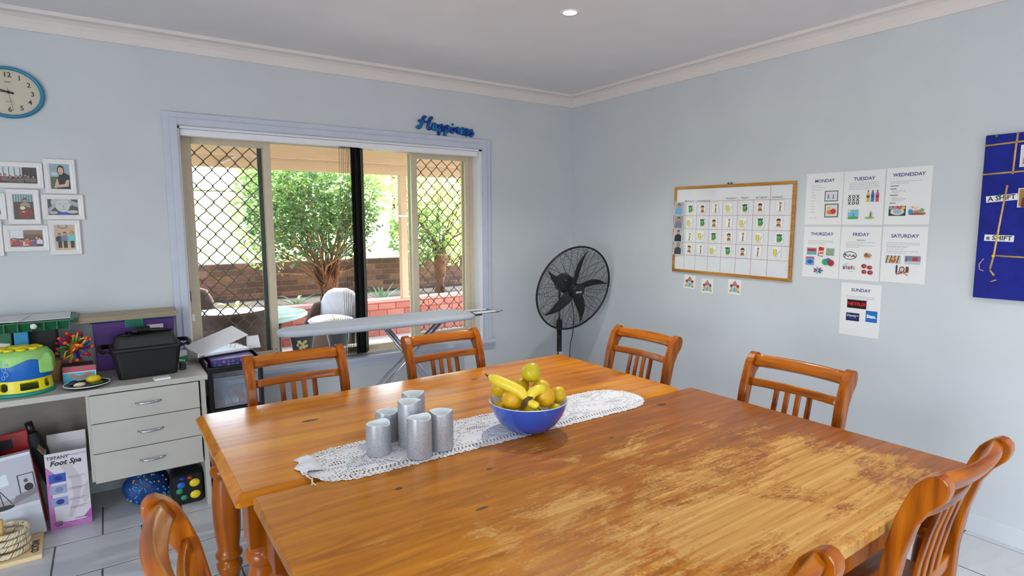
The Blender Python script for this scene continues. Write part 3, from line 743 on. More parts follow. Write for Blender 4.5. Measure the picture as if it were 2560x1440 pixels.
pot_m = mat('charcoal_glazed_pot', (74, 78, 82), rough=.35, var=.1, scale=12); flower_m = mat('pale_yellow_glaze', (226, 212, 150), rough=.4)
def pot(label, loc, flower, lm, n_, ln, seed):
    t = thing('plant_pot', label, 'plant pot', loc)
    b = MB(); b.lathe([(0, .0), (.062, 0), (.066, .01), (.098, .165), (.104, .168), (.104, .185), (.094, .185), (.088, .155), (0, .15)], 26); b.build('pot', pot_m, t)
    b = MB(); b.lathe([(0, .158), (.089, .156)], 16); b.build('soil', soil_m, t)
    if flower:
        for (a, z, r) in ((0, .10, .017), (.22, .115, .014), (-.22, .115, .015), (.12, .075, .016), (-.14, .07, .015), (.32, .08, .013), (-.36, .09, .012)):
            rr = .0665 + .032*(z/.165) + .0006; a0 = -PI/2 - .25 + a*1.1
            M = Matrix.Translation((rr*math.cos(a0), rr*math.sin(a0), z)) @ Euler((PI/2-.2, 0, a0+PI/2)).to_matrix().to_4x4()
            b = MB(); b.ell((0, 0, 0), (r, r*1.1, .0025), 10, 5, M=M); b.build('flower_motif', flower_m, t)
    r = random.Random(seed)
    for i in range(n_):
        a = 2*PI*i/n_ + r.uniform(-.3, .3); L = ln*r.uniform(.6, 1.1); el = r.uniform(.7, 1.35); b = MB(); rg = []
        for k in range(6):
            s = k/5; d = L*s; w = .008*(1-s)**.7 + .0008; c = Vector((d*math.cos(el)*math.cos(a), d*math.cos(el)*math.sin(a), .155 + d*math.sin(el) - .25*L*s*s)); sd = Vector((-math.sin(a), math.cos(a), 0))
            rg.append([c-sd*w, c-Vector((0, 0, w*.4)), c+sd*w])
        b.loft(rg, caps=False, closed=False); b.build('leaf', lm, t, fix=False)
    return t
BZ = PZ+.455
pot('charcoal pot with pale yellow flower motif holding a dark spiky plant', (-2.305, .49, BZ), True, leaf_mat('dark_spike_leaf', (84, 74, 70), (120, 112, 96), .2), 9, .17, 8)
pot('plain dark pot with grassy yellow-green leaves on the bench', (-2.02, .50, BZ), False, yel_m, 14, .24, 9)
# ============================================================ THINGS AT THE WINDOW
blk = mat('black_fabric', (16, 16, 18), rough=.75, var=.2, scale=30); headrail_m = mat('white_headrail', (236, 236, 240), rough=.4, var=.02)
bl = thing('vertical_blind', 'bunched black vertical blind hanging in the middle of the window', 'blind', (0, 0, 0))
b = MB(); b.box(WX0+.015, WX1-.035, .012, .062, 2.093, 2.132); b.build('headrail', headrail_m, bl, bevel=.003)
r = random.Random(2)
xs = [-2.115, -2.100, -2.086, -2.073, -2.060, -2.050] + [-2.038+i*.0085 for i in range(11)]
for i, x in enumerate(xs):
    b = MB(); w = .042; a = 1.24 + r.uniform(-.03, .03)       # slats stand almost edge on to the room
    if i >= 8: a = .95 + r.uniform(-.12, .05)
    c, s_ = math.cos(a)*w, math.sin(a)*w
    b.loft([[(x-c*k+.004*q*q*0, .037-s_*k, z) for k in (-1, 1)] + [(x+c*.98*1+.0007, .037+s_*.98+.0, z)][:0] for z in (2.094, .612) for q in (0,)], caps=False, closed=False, sm=False)
    o = b.build('slat', blk, bl, fix=False); md = o.modifiers.new('thick', 'SOLIDIFY'); md.thickness = .0012; md.offset = 0
cord = mat('white_cord', (236, 232, 226), rough=.6)
b = MB(); b.cyl((WX0+.022, .06, 2.09), (WX0+.026, .05, .995), .0018, n=6); pc = tag(b.build('blind_cord', cord), 'thin white pull cord with a small bell-shaped knob beside the window frame', 'cord')
b = MB(); b.lathe([(0, .0), (.010, 0), (.012, .012), (.007, .028), (.010, .036), (.004, .046), (0, .046)], 14, cen=(WX0+.026, .05, .952)); b.build('knob', cord, pc)
b = MB(); b.lathe([(0, .003), (.018, .003), (.02, 0)], 20, M=Matrix.Translation((WX0+.017, .064, 1.11)) @ Euler((PI/2, 0, .9)).to_matrix().to_4x4() @ Matrix.Diagonal((.9, 1.9, 1, 1))); tag(b.build('oval_sticker', mat('grey_green_sticker', (92, 104, 96), rough=.4)), 'small dark oval sticker on the window reveal beside the cord', 'sticker')
# blue script word standing on the architrave
hap = MB(); S = []
def stroke(pts, r=.0138):
    q = []
    P_ = [Vector((p[0], p[1])) for p in pts]
    for i in range(len(P_)-1):
        p0 = P_[max(i-1, 0)]; p1 = P_[i]; p2 = P_[i+1]; p3 = P_[min(i+2, len(P_)-1)]
        for k in range(5):
            t = k/5; q.append(.5*((2*p1)+(p2-p0)*t+(2*p0-5*p1+4*p2-p3)*t*t+(3*p1-p0-3*p2+p3)*t*t*t))
    q.append(P_[-1])
    hap.tube([(p.x, 0, p.y) for p in q], r, n=8, flat=1.15, up=(0, 1, 0))
stroke([(-.004, .004), (.012, -.008), (.028, .004), (.042, .045), (.052, .082), (.062, .092), (.068, .084)])      # H left
stroke([(.012, .044), (.022, .056), (.05, .052), (.088, .052)], .009)
stroke([(.128, .094), (.112, .088), (.100, .05), (.092, .008), (.10, -.004), (.118, .004)])
def bowl(x, w=.024): stroke([(x+w, .036), (x+w*.4, .044), (x, .02), (x+w*.3, -.002), (x+w, .012), (x+w*1.15, .034)])
bowl(.136); stroke([(.166, .042), (.16, .012), (.172, -.002), (.184, .01)])
for x in (.192, .246):
    stroke([(x-.006, .008), (x+.004, .040), (x+.002, .01), (x-.004, -.044)]); stroke([(x+.004, .03), (x+.018, .045), (x+.032, .024), (x+.02, -.002), (x+.006, .006)]); stroke([(x+.024, .0), (x+.042, .008)], .009)
stroke([(.302, .04), (.298, .01), (.308, -.002), (.322, .01)]); stroke([(.308, .066), (.313, .07)], .011)
stroke([(.330, .0), (.336, .040), (.340, .02), (.356, .044), (.362, .02), (.362, .0), (.378, .006)])
stroke([(.388, .018), (.408, .03), (.402, .046), (.388, .03), (.390, .004), (.406, -.004), (.424, .010)])
for x in (.432, .474): stroke([(x-.008, .008), (x+.010, .046), (x+.012, .03), (x+.024, .012), (x+.012, -.006), (x-.004, .0)])
hm = bpy.data.materials.new('blue_glitter'); hm.use_nodes = True
q = hm.node_tree.nodes; qb = q['Principled BSDF']; vo = q.new('ShaderNodeTexNoise'); vo.inputs['Scale'].default_value = 22; vr = q.new('ShaderNodeValToRGB'); vr.color_ramp.elements[0].position = .42; vr.color_ramp.elements[1].position = .6; vr.color_ramp.elements[0].color = lin((10, 52, 150)); vr.color_ramp.elements[1].color = lin((20, 120, 168))
tcn = q.new('ShaderNodeTexCoord'); hm.node_tree.links.new(tcn.outputs['Object'], vo.inputs['Vector']); hm.node_tree.links.new(vo.outputs[0], vr.inputs[0]); hm.node_tree.links.new(vr.outputs[0], qb.inputs['Base Color']); qb.inputs['Roughness'].default_value = .35; qb.inputs['Metallic'].default_value = .3
o = hap.build('word_ornament', hm, fix=False, loc=(-1.535, -.012, 2.278), rot=(0, .055, 0)); o.scale = (.97, 1, .86)
tag(o, 'blue cut-out script word Happiness fixed above the window', 'sign')

# ============================================================ WALL CLOCK
ck = thing('wall_clock', 'oval blue-rimmed wall clock with cream face', 'clock', (-3.862, 0, 2.246))
rim_m = mat('metallic_blue_rim', (58, 138, 172), rough=.28, metal=.35, var=.05); face_m = mat('cream_clock_face', (206, 196, 176), rough=.5, var=.04, scale=9)
Mb = WALL_B.copy(); RX = .150
b = MB(); b.lathe([(1.0, 0), (1.0, .010), (.975, .022), (.93, .026), (.885, .022), (.86, .012)], 56, M=WALL_B @ Matrix.Diagonal((RX, .132, 1, 1))); b.build('rim', rim_m, ck)
b = MB(); b.lathe([(0, .010), (.90, .010)], 48, M=WALL_B @ Matrix.Diagonal((RX, .132, 1, 1))); fc = b.build('face', face_m, ck)
A = Art(); A.w = .0103; num = (74, 64, 52)
for i in range(1, 13):
    a = PI/2 - i*PI/6; A.txt(str(i), .098*math.cos(a), .088*math.sin(a), .034, num, bold=.0006)
for i in range(60):
    a = 2*PI*i/60; A.disc(.122*math.cos(a), .108*math.sin(a), .0008, .0008, num, 6)
A.rect(-.014, .014, -.050, -.047, (150, 138, 122)); A.rect(-.012, .012, .048, .052, (120, 108, 92)); A.put('dial_print', fc, WALL_B)
hand = mat('black_hand', (24, 20, 18), rough=.4)
for nm, a, ln, w, zz in (('hour_hand', 2.84, .058, .006, .014), ('minute_hand', 3.10, .085, .004, .016), ('second_hand', -1.42, .095, .0014, .018)):
    A = Art(); d = Vector((math.cos(a), math.sin(a))); A.w = zz; A.line((-d.x*.022, -d.y*.022), (d.x*ln, d.y*ln), w, (28, 22, 20)); o = A.put(nm, ck, WALL_B)
b = MB(); b.cyl((0, -.010, 0), (0, -.021, 0), .007, n=14); b.build('hand_cap', hand, ck)

# ============================================================ PHOTO FRAMES (one linked collage)
fr_m = mat('white_frame_wood', (236, 235, 234), rough=.4, var=.03, scale=20)
SKIN = (206, 160, 132)
def person_art(A, u, v, s, hair, shirt, skin=SKIN):
    A.poly([(u-.5*s, v-.9*s), (u+.5*s, v-.9*s), (u+.46*s, v-.2*s), (u+.2*s, v+.0*s), (u-.2*s, v+.0*s), (u-.46*s, v-.2*s)], shirt)
    A.disc(u, v+.26*s, .22*s, .27*s, hair); A.disc(u, v+.22*s, .17*s, .22*s, skin); A.poly([(u-.2*s, v+.30*s), (u-.1*s, v+.5*s), (u+.1*s, v+.5*s), (u+.2*s, v+.30*s), (u+.05*s, v+.36*s)], hair)
    A.disc(u-.06*s, v+.25*s, .02*s, .015*s, (60, 40, 34), 6); A.disc(u+.06*s, v+.25*s, .02*s, .015*s, (60, 40, 34), 6); A.line((u-.06*s, v+.11*s), (u+.06*s, v+.11*s), .025*s, (170, 80, 74))
coll = thing('photo_collage', 'white multi-photo collage frame of overlapping panels on the wall', 'photo frame', (-3.77, 0, 1.655))
def crowd(A, w, h, seed, cols_, n_=9):
    r = random.Random(seed)
    for i in range(n_):
        u = -w*.42 + w*.84*i/(n_-1) + r.uniform(-.004, .004); v = -h*.12 + r.uniform(-.2, .12)*h*.5
        person_art(A, u, v, h*.32, r.choice([(50, 36, 30), (110, 80, 56), (150, 140, 130)]), r.choice(cols_))
def panel(x0, x1, z0, z1, dy, art, inset=.027):
    b = MB(); cx, cz, hx, hz = (x0+x1)/2+3.77, (z0+z1)/2-1.655, (x1-x0)/2, (z1-z0)/2
    def rg(ix, y): return [(cx-hx+ix, y, cz-hz+ix), (cx+hx-ix, y, cz-hz+ix), (cx+hx-ix, y, cz+hz-ix), (cx-hx+ix, y, cz+hz-ix)]
    b.loft([rg(0, 0), rg(0, -.012-dy), rg(.004, -.016-dy), rg(.010, -.014-dy), rg(.013, -.016-dy), rg(inset-.003, -.012-dy), rg(inset, -.008-dy), rg(inset, 0)], caps=False, sm=False)
    f = b.build('frame_panel', fr_m, coll)
    A = Art(); w, h = 2*(hx-inset), 2*(hz-inset); A.w = .007+dy; art(A, w, h)
    A.put('photo', f, Matrix.Translation((cx, 0, cz)) @ WALL_B, print_mat('glossy_photo', .3, .4))
def art1(A, w, h):
    A.rect(-w/2, w/2, -h/2, h/2, (70, 60, 56)); A.rect(-w/2, w*.12, -h*.1, h/2, (214, 220, 224))
    for i in range(5): A.rect(-w*.5+i*w*.14, -w*.5+i*w*.14+.003, -h*.1, h/2, (90, 76, 66))
    crowd(A, w, h, 1, [(110, 96, 92), (150, 70, 60), (120, 110, 110)], 8)
def art2(A, w, h):
    A.rect(-w/2, w/2, -h/2, h/2, (150, 178, 186)); A.rect(-w/2, w/2, -h/2, -h*.02, (84, 100, 70)); A.disc(-w*.3, h*.1, w*.18, h*.07, (196, 214, 222))
    A.poly([(-w*.2, -h/2), (w/2, -h/2), (w/2, h*.05), (w*.22, h*.16), (-w*.02, h*.1), (-w*.14, -h*.1)], (34, 34, 40))
    A.disc(w*.04, h*.26, w*.19, h*.2, (46, 34, 30)); A.disc(w*.04, h*.24, w*.14, h*.17, (222, 180, 156)); A.poly([(-w*.14, h*.32), (0, h*.46), (w*.2, h*.4), (w*.22, h*.2), (w*.16, h*.34), (0, h*.38)], (46, 34, 30))
    A.line((-w*.02, h*.15), (w*.08, h*.17), .003, (190, 90, 86)); A.disc(-w*.02, h*.27, .0015, .0012, (50, 36, 30), 6); A.disc(w*.09, h*.28, .0015, .0012, (50, 36, 30), 6)
    A.poly([(-w*.35, -h*.46), (w*.4, -h*.4), (w*.46, -h*.12), (w*.3, -h*.14), (w*.2, -h*.3), (-w*.1, -h*.34), (-w*.12, -h*.1), (-w*.2, -h*.12)], (222, 180, 152))
def art3(A, w, h):
    A.rect(-w/2, w/2, -h/2, h/2, (96, 72, 66)); A.rect(-w/2, w/2, h*.2, h/2, (150, 184, 188))
    for i in range(8): A.rect(-w*.5+i*w*.13, -w*.5+i*w*.13+.002, h*.2, h/2, (76, 84, 84))
    person_art(A, w*.08, h*.18, h*.34, (70, 46, 36), (150, 160, 132)); A.disc(0, -h*.22, w*.46, h*.25, (136, 66, 52)); A.disc(-w*.06, -h*.08, w*.15, h*.08, (92, 52, 44)); A.disc(-w*.06, -h*.05, w*.14, h*.07, (232, 224, 190)); A.disc(-w*.02, -h*.2, w*.1, h*.03, (240, 170, 130)); A.rect(-w/2, -w*.3, -h/2, h*.0, (70, 80, 84))
def art4(A, w, h):
    A.rect(-w/2, w/2, -h/2, h/2, (70, 72, 76)); A.disc(-w*.05, h*.3, w*.36, h*.42, (190, 192, 194)); A.disc(-w*.02, h*.08, w*.24, h*.42, (206, 208, 210)); A.poly([(-w/2, -h*.1), (-w*.3, h*.2), (-w*.24, h*.05), (-w*.44, -h*.3), (-w/2, -h*.3)], (168, 170, 174))
    A.poly([(w*.5, h*.3), (w*.22, h*.46), (w*.26, h*.16), (w*.5, -h*.02)], (168, 170, 174)); A.line((-w*.14, h*.22), (-w*.06, h*.2), .002, (80, 80, 84)); A.line((w*.06, h*.2), (w*.14, h*.22), .002, (80, 80, 84)); A.disc(0, h*.04, w*.035, h*.1, (176, 178, 182)); A.line((-w*.06, -h*.14), (w*.08, -h*.12), .002, (120, 110, 112))
    A.poly([(-w*.16, -h/2), (w*.16, -h/2), (w*.12, -h*.28), (w*.02, -h*.36), (-w*.1, -h*.28)], (30, 80, 190)); A.disc(w*.3, -h*.3, w*.2, h*.1, (196, 198, 202)); A.disc(-w*.34, -h*.36, w*.15, h*.1, (180, 182, 186))
def art5(A, w, h):
    A.rect(-w/2, w/2, -h/2, h/2, (120, 96, 82)); A.rect(-w/2, -w*.1, -h*.0, h/2, (222, 226, 230)); A.rect(-w*.1, w/2, h*.25, h/2, (150, 120, 96)); A.rect(-w/2, w/2, -h/2, -h*.4, (80, 66, 60))
    crowd(A, w, h, 5, [(190, 60, 60), (110, 90, 140), (60, 60, 80), (220, 220, 224), (200, 110, 80)], 10)
def art6(A, w, h):
    A.rect(-w/2, w/2, -h/2, h/2, (206, 176, 148)); A.rect(-w/2, w/2, -h/2, -h*.22, (214, 184, 140)); A.ring(-w*.1, h*.46, w*.25, h*.1, .003, (70, 50, 44))
    person_art(A, -w*.3, h*.06, h*.24, (70, 48, 40), (40, 36, 40)); person_art(A, -w*.02, h*.08, h*.28, (80, 56, 44), (110, 130, 160)); person_art(A, w*.34, h*.1, h*.3, (170, 120, 80), (110, 200, 206))
    for u in (-.3, -.02, .34): A.rect(w*(u-.09), w*(u+.09), -h*.42, -h*.14, (44, 40, 46))
def art7(A, w, h): A.rect(-w/2, w/2, -h/2, h/2, (60, 50, 50)); crowd(A, w, h, 7, [(90, 60, 60), (120, 110, 100)], 6)
def art8(A, w, h): A.rect(-w/2, w/2, -h/2, h/2, (150, 150, 140)); person_art(A, 0, 0, h*.5, (60, 44, 40), (140, 60, 70))
panel(-3.965, -3.752, 1.754, 1.890, 0, art1); panel(-3.748, -3.610, 1.728, 1.915, .003, art2); panel(-3.913, -3.777, 1.563, 1.748, .003, art3); panel(-3.770, -3.585, 1.587, 1.725, 0, art4)
panel(-3.939, -3.751, 1.418, 1.558, 0, art5); panel(-3.750, -3.610, 1.395, 1.585, .003, art6); panel(-4.105, -3.916, 1.588, 1.726, 0, art7); panel(-4.078, -3.941, 1.396, 1.582, .003, art8); panel(-4.105, -3.969, 1.728, 1.915, .003, art8)

# ============================================================ RIGHT WALL: whiteboard, cards, weekday sheets, pin board
wbm = mat('whiteboard_enamel', (222, 224, 228), rough=.25, var=.02, scale=8, coat=.3); oak = wood('oak_frame', (150, 96, 34), (182, 122, 48), (200, 146, 70), 'y', rough=.4, coat=.2, scale=3)
WY0, WY1, WBZ0, WBZ1 = -2.101, -1.172, 1.190, 1.813
wb = thing('whiteboard', 'oak-framed whiteboard ruled into a weekly grid', 'whiteboard', (0, (WY0+WY1)/2, (WBZ0+WBZ1)/2), (.009, 0, 0))
hy, hz = (WY1-WY0)/2, (WBZ1-WBZ0)/2
b = MB(); b.box(-.010, -.001, -hy+.01, hy-.01, -hz+.01, hz-.01); b.build('board_surface', wbm, wb)
for nm, (y0, y1, z0, z1) in (('f1', (-hy, hy, hz-.02, hz)), ('f2', (-hy, hy, -hz, -hz+.02)), ('f3', (-hy, -hy+.02, -hz+.02, hz-.02)), ('f4', (hy-.02, hy, -hz+.02, hz-.02))):
    b = MB(); b.box(-.017, -.001, y0, y1, z0, z1); b.build('frame_rail', oak, wb, bevel=.003)
for y in (-.012, .012):
    b = MB(); b.cyl((-.012, y, hz+.002), (-.012, y, hz+.012), .006, n=10); b.build('hanger_screw', alu_dark, wb)
A = Art(); A.w = .0102; W2, H2 = hy*2-.04, hz*2-.04; inkl = (196, 132, 128)
cols_u = [-W2/2 + W2*t for t in (0, .095, .205, .325, .445, .575, .705, .835, 1.0)]
rows_v = [H2/2 - H2*t for t in (.155, .325, .49, .655, .815, 1.0)]
for u in cols_u[1:-1]: A.line((u, rows_v[0]+.005), (u, -H2/2), .0022, inkl)
A.line((cols_u[7], H2/2), (cols_u[7], rows_v[0]), .0022, inkl)
for v in rows_v[:-1]: A.line((-W2/2, v), (W2/2, v), .0022, inkl)
A.put('ruled_lines', wb, WALL_R)
def wb_world(u, v): return (-.0125, (WY0+WY1)/2 - u, (WBZ0+WBZ1)/2 + v)
card_m = mat('white_card', (236, 236, 236), rough=.4, var=.02)
def flat_card(name, label, cat, loc, w, h, art, group=None, rz=0.0, thick=.0008, coat=0.35, curl=0.0, base=(240, 240, 240)):
    """a thin card on the right wall; art drawn in local u,v"""
    t = thing(name, label, cat, loc, (rz, 0, 0), group)
    b = MB(); nx = 7; rg = []
    v = []; f = []
    for s in (0, 1):
        for i in range(nx):
            for j in range(nx):
                u_ = -w/2+w*i/(nx-1); v_ = -h/2+h*j/(nx-1); k = curl*(1-u_/w-v_/h)*.5
                v.append((-.0002-thick*s-k, -u_, v_))
    for s in (0, 1):
        for i in range(nx-1):
            for j in range(nx-1):
                q = [s*nx*nx+i*nx+j, s*nx*nx+(i+1)*nx+j, s*nx*nx+(i+1)*nx+j+1, s*nx*nx+i*nx+j+1]; f.append(q if s else q[::-1])
    b.add(v, f, 0, None, True); b.build('card', card_m, t, fix=False)
    A = Art(); A.w = thick+.0004; A.rect(-w/2+.0005, w/2-.0005, -h/2+.0005, h/2-.0005, base); art(A, w, h)
    if curl: A.v = [(p[0], p[1], p[2] + curl*(1-p[0]/w-p[1]/h)*.5) for p in A.v]
    A.put('print', t, WALL_R, print_mat('laminated_print' if coat else 'printed_ink', .35, coat))
    return t
def ic_bin(A, w, h):
    A.poly([(-.015, -.022), (.013, -.022), (.016, .016), (-.016, .016)], (70, 146, 82)); A.poly([(-.018, .016), (.018, .016), (.019, .026), (.006, .022), (0, .028), (-.007, .022), (-.019, .026)], (40, 54, 46)); A.disc(.0, .004, .007, .007, (120, 190, 120), 8); A.rect(-.014, .012, -.028, -.022, (220, 200, 70)); A.poly([(.013, .01), (.021, .0), (.018, -.016), (.013, -.02)], (54, 116, 66))
def ic_head(A, w, h):
    A.rect(-.018, .018, -.028, -.023, (196, 160, 60)); A.poly([(-.015, -.022), (.015, -.022), (.011, -.008), (-.011, -.008)], (150, 84, 60)); A.disc(0, .004, .014, .013, (226, 180, 150)); A.poly([(-.015, .006), (-.013, .02), (0, .026), (.013, .02), (.015, .006), (.006, .012), (-.008, .012)], (56, 38, 32)); A.disc(-.005, .003, .0015, .002, (40, 30, 30), 6); A.disc(.005, .003, .0015, .002, (40, 30, 30), 6); A.disc(0, -.003, .004, .002, (190, 100, 90), 6)
def ic_stand(A, w, h):
    A.rect(-.013, .013, -.030, -.026, (196, 176, 90)); A.poly([(-.004, -.026), (.003, -.026), (.005, -.006), (-.003, -.006)], (120, 84, 62)); A.poly([(-.005, -.008), (.007, -.008), (.004, .008), (-.002, .008)], (176, 120, 84)); A.disc(.001, .016, .008, .008, (214, 168, 130)); A.poly([(-.007, .017), (-.002, .027), (.009, .023), (.009, .016), (.002, .02)], (110, 74, 48)); A.line((.004, .002), (.009, -.006), .003, (214, 168, 130))
def ic_wash(A, w, h):
    A.rect(-.022, -.004, -.020, .020, (232, 214, 62)); A.rect(-.024, -.022, -.016, .018, (60, 60, 60)); A.rect(-.004, -.002, -.016, .018, (70, 70, 60)); A.rect(-.020, .012, -.026, -.021, (206, 186, 80)); A.line((.004, -.016), (.018, .012), .0018, (130, 130, 190)); A.ring(.006, -.008, .005, .005, .0014, (150, 150, 200), 10); A.disc(.014, .004, .003, .004, (150, 150, 210), 8)
kinds = {'b': ('green wheelie bin', ic_bin), 'h': ('dark-haired head', ic_head), 's': ('small standing figure', ic_stand), 'w': ('yellow and white washing', ic_wash)}
grid = ['bhswbhs', 'wbhswbh', 'swbhswb', 'hswbhsw']
on = ['first', 'second', 'third', 'fourth', 'fifth', 'sixth', 'seventh']
cache_c = {}
for ri, row in enumerate(grid):
    for ci, k in enumerate(row):
        u = (cols_u[ci+1]+cols_u[ci+2])/2 + random.uniform(-.006, .006) - .004; v = (rows_v[ri]+rows_v[ri+1])/2 + random.uniform(-.004, .003)
        lb = '%s picture card in the %s column, %s row of the whiteboard grid' % (kinds[k][0], on[ci], on[ri])
        loc = wb_world(u, v); rz = .009 + random.uniform(-.03, .03)
        if k in cache_c: dup(cache_c[k], loc, (rz, 0, 0), lb)
        else: cache_c[k] = flat_card('picture_card', lb, 'card', loc, .052, .064, kinds[k][1], 'picture cards on the whiteboard grid', rz)
for i, (hair, shirt, bgc, lb) in enumerate((((90, 76, 70), (120, 180, 214), (180, 186, 190), 'curling portrait photo in a pale blue shirt, top of the whiteboard edge column'), ((60, 44, 40), (130, 130, 150), (170, 160, 160), 'curling portrait photo second down the whiteboard edge column'), ((70, 50, 40), (40, 38, 44), (190, 196, 204), 'curling portrait photo in dark top third down the whiteboard edge column'), ((74, 44, 34), (60, 60, 66), (186, 190, 196), 'curling portrait photo with glasses, lowest in the whiteboard edge column'))):
    def art(A, w, h, hair=hair, shirt=shirt, bgc=bgc, i=i):
        A.rect(-w/2+.003, w/2-.003, -h/2+.003, h/2-.003, bgc); person_art(A, 0, .006, .058, hair, shirt, (214, 158, 132))
        if i == 3: A.line((-.010, .020), (.010, .020), .003, (90, 50, 40)); A.poly([(-.012, .032), (.012, .032), (.010, .027), (-.010, .027)], (206, 160, 96))
    v = (rows_v[i]+rows_v[i+1])/2 + .006
    flat_card('portrait_photo', lb, 'photo', wb_world(-W2/2+.034, v), .078, .098, art, 'portrait photos on the whiteboard', .02, curl=.018)
for ci, (tx, u, v, lb) in enumerate((('MONDAY', cols_u[1]+.035, rows_v[0]+.006, 'MONDAY'), ('WEDNESDAY', cols_u[2]+.06, rows_v[0]+.004, 'WEDNESDAY'), ('THURSDAY', cols_u[4]+.065, rows_v[0]+.014, 'THURSDAY'), ('FRIDAY', cols_u[5]+.055, rows_v[0]+.014, 'FRIDAY'), ('SATURDAY', cols_u[6]+.06, rows_v[0]+.012, 'SATURDAY'), ('SUNDAY', cols_u[7]+.05, rows_v[0]+.010, 'SUNDAY'))):
    def art(A, w, h, tx=tx): A.txt(tx, 0, 0, .017, (50, 84, 100), bold=.0004)
    flat_card('day_strip', 'narrow printed %s strip along the whiteboard heading' % lb, 'label', wb_world(u, v), .09 if len(tx) > 6 else .07, .020, art, 'day strips on the whiteboard', .009+.05*(ci == 0))
def art_house(A, w, h):
    A.poly([(-.034, -.034), (.034, -.034), (.034, .006), (-.034, .006)], (222, 176, 120)); A.poly([(-.030, .004), (0, .044), (.030, .004)], (206, 120, 90)); A.disc(0, .018, .010, .010, (150, 140, 160)); A.rect(-.012, .012, -.034, .004, (200, 226, 240)); A.poly([(-.012, -.034), (.012, -.034), (.006, .0), (-.004, -.004)], (90, 180, 220))
    for u in (-.026, .026): A.disc(u, .006, .010, .010, (150, 50, 60)); A.rect(u-.005, u+.005, -.034, -.004, (226, 206, 120)); A.disc(u*1.2, -.032, .008, .006, (120, 160, 90))
for i, (y0, y1, z0, z1, rz, lb) in enumerate(((-1.375, -1.274, 1.071, 1.175, .06, 'square house picture card tucked under the whiteboard by the fan'), (-1.530, -1.427, 1.054, 1.160, -.01, 'square house picture card hanging slightly lower under the whiteboard'), (-1.753, -1.645, 1.068, 1.171, .03, 'square house picture card under the middle of the whiteboard, standing apart'))):
    flat_card('house_card', lb, 'card', (-.001, (y0+y1)/2, (z0+z1)/2), .102, .103, art_house, 'house picture cards under the whiteboard', rz)
# weekday activity sheets (laminated A4)
NV = (74, 70, 140); TXT = (168, 164, 170)
def para(A, u0, u1, v, n_, dv=.009, seed=0, h=.0022):
    r = random.Random(seed)
    for i in range(n_):
        e = u1 if i < n_-1 else u0 + (u1-u0)*r.uniform(.3, .8); u = u0
        while u < e:
            w = r.uniform(.005, .016); A.rect(u, min(u+w, e), v-i*dv-h/2, v-i*dv+h/2, TXT); A.w -= A.st; u += w+.0025
def mini_fig(A, u, v, s, shirt, leg=(60, 60, 90), hair=(120, 70, 40)):
    A.line((u-.2*s, v-.9*s), (u, v-.3*s), .14*s, leg); A.line((u+.25*s, v-.9*s), (u, v-.3*s), .14*s, leg); A.poly([(u-.2*s, v-.4*s), (u+.2*s, v-.4*s), (u+.16*s, v+.2*s), (u-.16*s, v+.2*s)], shirt); A.line((u, v+.1*s), (u+.5*s, v+.2*s), .1*s, SKIN); A.disc(u, v+.42*s, .2*s, .2*s, SKIN, 10); A.poly([(u-.2*s, v+.44*s), (u, v+.66*s), (u+.2*s, v+.44*s), (u, v+.52*s)], hair)
def sh_mon(A):
    A.txt('MONDAY', 0, .105, .026, NV, bold=.0006); para(A, -.075, .055, .078, 1, seed=1); para(A, -.075, .03, .066, 1, seed=2); para(A, -.075, .075, .054, 1, seed=3)
    for k in range(8): para(A, -.075, -.03, .040-k*.0165, 1, seed=k+4)
    para(A, -.08, .0, -.112, 1, seed=40)
    A.rect(.005, .082, -.016, .046, (70, 100, 108)); A.rect(.010, .077, -.011, .041, (226, 226, 230)); mini_fig(A, .027, .016, .018, (206, 70, 80)); mini_fig(A, .056, .014, .018, (70, 150, 190))
    A.rect(.010, .088, -.108, -.030, (70, 76, 84)); A.rect(.015, .083, -.103, -.035, (226, 222, 222)); A.disc(.04, -.078, .018, .014, (226, 140, 60)); A.disc(.06, -.074, .016, .016, (206, 60, 60)); A.disc(.035, -.055, .01, .008, (240, 210, 90))
def sh_tue(A):
    A.txt('TUESDAY', 0, .105, .026, NV, bold=.0006); para(A, -.078, .078, .084, 5, seed=11)
    for j, rw in enumerate(('XOX', 'OXX', 'XOO')):
        for i, c in enumerate(rw): A.txt(c, -.072+i*.022, .008-j*.019, .022, (50, 48, 54), bold=.001)
    for i, c in enumerate(((232, 196, 50), (60, 120, 190), (216, 80, 120))):
        u = .026+i*.024; A.rect(u-.008, u+.008, -.024, .018, c); A.poly([(u-.008, .018), (u+.008, .018), (u+.003, .032), (u-.003, .032)], c); A.rect(u-.003, u+.003, .032, .040, (90, 80, 90)); A.rect(u-.008, u+.008, -.002, .012, (60, 90, 150) if i == 1 else (120, 70, 80))
    A.rect(-.075, -.020, -.118, -.066, (120, 196, 226)); A.rect(-.075, -.020, -.118, -.104, (80, 170, 90)); mini_fig(A, -.045, -.09, .014, (60, 160, 150)); A.disc(-.066, -.074, .008, .007, (246, 224, 120))
    A.disc(.04, -.112, .026, .006, (150, 196, 110)); mini_fig(A, .046, -.09, .022, (90, 120, 90), (90, 110, 80), (196, 90, 40))
